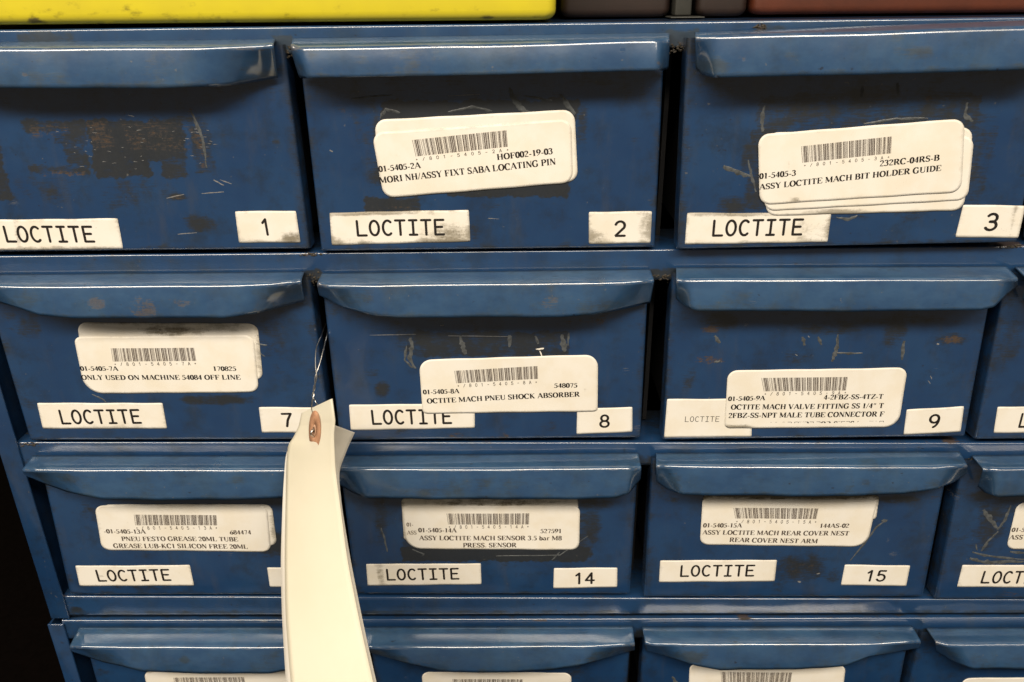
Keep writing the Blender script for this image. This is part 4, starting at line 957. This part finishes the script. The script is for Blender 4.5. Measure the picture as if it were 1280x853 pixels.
def orange_bin(pxa, pxb, yf, label, mat, h=0.055):
    A, B = pp(pxa, 18, yf), pp(pxb, 16, yf); z0 = max(zt(A.x), zt(B.x))+0.0006
    root = empty('plastic_bin', ((A.x+B.x)/2, yf+0.06, z0), label, 'bin', 'plastic bins on top of the cabinet')
    v, f = rbox(A.x, B.x, yf, yf+0.13, z0, z0+h, 0.003)
    v = [(x, y, z) for x, y, z in v]
    o = mesh_obj('bin_wall', v, f, mat, root, True); md = o.modifiers.new('wall', 'SOLIDIFY'); md.thickness = 0.002; md.offset = -1
    m = MB(); zz = z0+h
    m.box(A.x-0.002, B.x+0.002, yf-0.002, yf+0.0005, zz-0.006, zz); m.box(A.x-0.002, B.x+0.002, yf+0.1297, yf+0.132, zz-0.006, zz)
    m.box(A.x-0.002, A.x+0.0004, yf+0.0007, yf+0.1295, zz-0.006, zz); m.box(B.x-0.0004, B.x+0.002, yf+0.0007, yf+0.1295, zz-0.006, zz)
    m.build('bin_rim', mat, root, bevel=0.0008)
    return root
orange_bin(702, 838, 0.030, 'plastic bin with its shade painted in as dark brown, between the yellow bin and the grey upright', ORANGE_SHADED)
orange_bin(871, 934, 0.026, 'shaded left end of the long orange bin, added as a narrow bin right of the grey upright', ORANGE_SHADED)  # added bin standing for the shaded end of the long one
orange_bin(940, 1480, 0.024, 'long rusty orange plastic bin at the top right of the cabinet', ORANGE)
g0 = pp(855, 18, 0.028)
post_ = empty('divider_post', (g0.x, 0.032, ZTOP), 'narrow grey plastic upright between the two bins with painted shade', 'post')
m = MB(); zz = zt(g0.x)+0.0004; m.box(g0.x-0.0065, g0.x+0.0065, 0.020, 0.060, zz, zz+0.0005); m.build('foot', GREYP, post_, bevel=0.0006)
m = MB(); m.box(g0.x-0.0040, g0.x+0.0025, 0.026, 0.050, zz+0.0006, zz+0.05); m.build('stem', GREYP, post_, bevel=0.0008)

# ------------------------------------------------------------------ hanging tag
tag = empty('hang_tag', tuple(pp(395, 520, -0.02)), 'cream manila tag hung by a twisted wire below the number 7', 'tag')
# right edge stands towards the camera, left edge lies near the drawer fronts; the foot curls forward
Ledge = [(374,532,-.0205),(367,547,-.0205),(360.5,556,-.0205),(358.5,575,-.022),(357.5,620,-.028),(356,700,-.042),(357,770,-.057),(364,860,-.079),(376,935,-.096)]
Redge = [(419,526,-.0345),(417.5,545,-.0345),(418,560,-.035),(419.5,590,-.037),(425,630,-.042),(434,700,-.053),(449,775,-.068),(468,860,-.088),(488,935,-.104)]
HeadL = [(396,507.5,-.0275),(387,512,-.0245),(377,517,-.0210)]
HeadR = [(396.6,507.2,-.0277),(406,503,-.031),(415.5,498.5,-.0345)]
EDGES = {}
def seg(c, n):                                     # n samples along a px polyline, no smoothing of its corners
    P = np.array([tuple(pp(*q)) for q in c]); t = np.linspace(0, 1, len(c)); tt = np.linspace(0, 1, n)
    return np.stack([np.interp(tt, t, P[:, i]) for i in range(3)], -1)
def sheet(name, hl, hr, bl_, br_, mat, bow, push=0.0):
    A, B = seg(hl, 8), seg(hr, 8); L_, R_ = seg(bl_, 90), seg(br_, 90)
    for _ in range(14):
        for Q in (L_, R_):
            Q[9:-1] = 0.25*Q[8:-2]+0.5*Q[9:-1]+0.25*Q[10:]
    Lc, Rc = np.vstack([A, L_]), np.vstack([B, R_]); v = []; cols = 14
    for i in range(len(Lc)):
        for j in range(cols+1):
            t = j/cols; p = Lc[i]*(1-t)+Rc[i]*t
            v.append(p+np.array([-0.7, -0.7, 0.1])*(bow*math.sin(math.pi*t)*ss(i/40.0)-push))
    EDGES[name] = (Lc, Rc)
    o = mesh_obj(name, v, grid_faces(len(Lc), cols+1), mat, tag, True)
    md = o.modifiers.new('card', 'SOLIDIFY'); md.thickness = 0.0003; md.offset = 0
    return o
sheet('card', HeadL, HeadR, Ledge, Redge, MANILA, 0.0012)
sheet('backing_slip', [(400,530,-.018),(385,538,-.018)], [(401,529,-.018),(420,532.5,-.0165)],
      [(372,545,-.0185),(357,566,-.019),(353.5,620,-.0275),(351,700,-.0405),(352.5,770,-.0555),(358,860,-.077),(366,935,-.094)],
      [(443.5,541,-.0145),(436,557,-.0145),(423,590,-.0165),(427.5,635,-.030),(438,700,-.048),(453,775,-.065),(472,860,-.085),(492,935,-.101)], WHITEP, 0.0)
# fibre ring and eyelet on the card
Lc, Rc = EDGES['card']
def shot(P):
    d = Vector(P)-Vector((CX, CY, CZ)); z = d.dot(fwd); return 640+FPX*d.dot(RT)/z, 426.5-FPX*d.dot(UP)/z
EL, ER = [shot(p) for p in Lc], [shot(p) for p in Rc]
def on_card(px, py, off):
    """point of the card face seen at a photo pixel, lifted by off"""
    prev = None
    for i in range(len(Lc)):
        t = (px-EL[i][0])/(ER[i][0]-EL[i][0]) if abs(ER[i][0]-EL[i][0]) > .5 else .5
        y_ = EL[i][1]+(ER[i][1]-EL[i][1])*t; P = Lc[i]*(1-t)+Rc[i]*t
        if y_ >= py and prev is not None:
            k = (py-prev[0])/(y_-prev[0]+1e-9); Q = prev[1]*(1-k)+P*k; break
        prev = (y_, P)
    else: Q = P
    a = Vector(Rc[30]-Lc[30]).normalized(); b = Vector(Lc[36]-Lc[24]).normalized(); n_ = a.cross(b)
    if n_.y > 0: n_ = -n_
    return Vector(Q)+n_.normalized()*off
def disc(name, cx, cy, rx0, ry0, rx1, ry1, o0, o1, mat, parent=tag):
    v = []; n = 40
    for k in range(n):
        a = 2*math.pi*k/n
        v.append(on_card(cx+rx0*math.cos(a), cy+ry0*math.sin(a), o0)); v.append(on_card(cx+rx1*math.cos(a), cy+ry1*math.sin(a), o1))
    f = [(2*k, 2*((k+1) % n), 2*((k+1) % n)+1, 2*k+1) for k in range(n)]
    o = mesh_obj(name, v, f, mat, parent, True); md = o.modifiers.new('t', 'SOLIDIFY'); md.thickness = 0.0002; md.offset = 0
    return o
ring = disc('reinforcing_ring', 396, 538, 1.5, 5, 7.3, 25, .0008, .0008, RING)
HOLE = plain('hole_shade', (0.03, 0.02, 0.015), 0.9)
disc('eyelet_hole', 396, 538, 0.05, 0.2, 1.6, 5.2, .0006, .0006, HOLE)
disc('eyelet_edge', 396, 538, 1.3, 4.4, 2.2, 7.5, .0013, .0010, plain('ring_paper_edge', (0.5, 0.30, 0.19), 0.6), parent=ring)
# wire: two strands twisted, from the slot between drawers 7 and 8 to the eyelet
base = [(409,405,.012),(405,420,-.002),(400,436,-.009),(397,455,-.014),(395,472,-.018),(393,485,-.022),(391.5,494,-.0245)]
for sgn in (-1, 1):
    tw = [2.0, 3.4, 4.6, 2.6, -1.0, .9, -.8]
    pts = [pp(a+tw[i]*sgn, b, y+0.0006*sgn) for i, (a, b, y) in enumerate(base)]
    if sgn < 0: pts += [pp(390.3, 502, -.0262), pp(389.8, 511, -.0262), pp(394, 528, -.0265)]
    else: pts += [pp(394.5, 502, -.0268), pp(398, 510, -.0268), pp(398, 528, -.0268)]
    tube('tie_wire', pts, 0.00024, WIRE, tag)
tube('tie_wire', [on_card(396, 535, .0005), on_card(396.3, 538, .0022), on_card(396, 542, .0026), on_card(395.5, 546, .0006)], 0.00045, WIRE, tag)

# ------------------------------------------------------------------ surroundings
m = MB(); m.box(-2.5, 2.5, 0.60, 0.62, SEAM_B-0.27, 2.2); w = m.build('back_wall', WALLM); w['kind'] = 'structure'
m = MB(); m.box(-2.5, 2.5, -0.35, 0.599, SEAM_B-0.29, SEAM_B-0.271); w = m.build('floor', WALLM); w['kind'] = 'structure'
print('objects', len(bpy.data.objects), 'tris', sum(len(o.data.polygons)*2 for o in bpy.data.objects if o.type == 'MESH'))
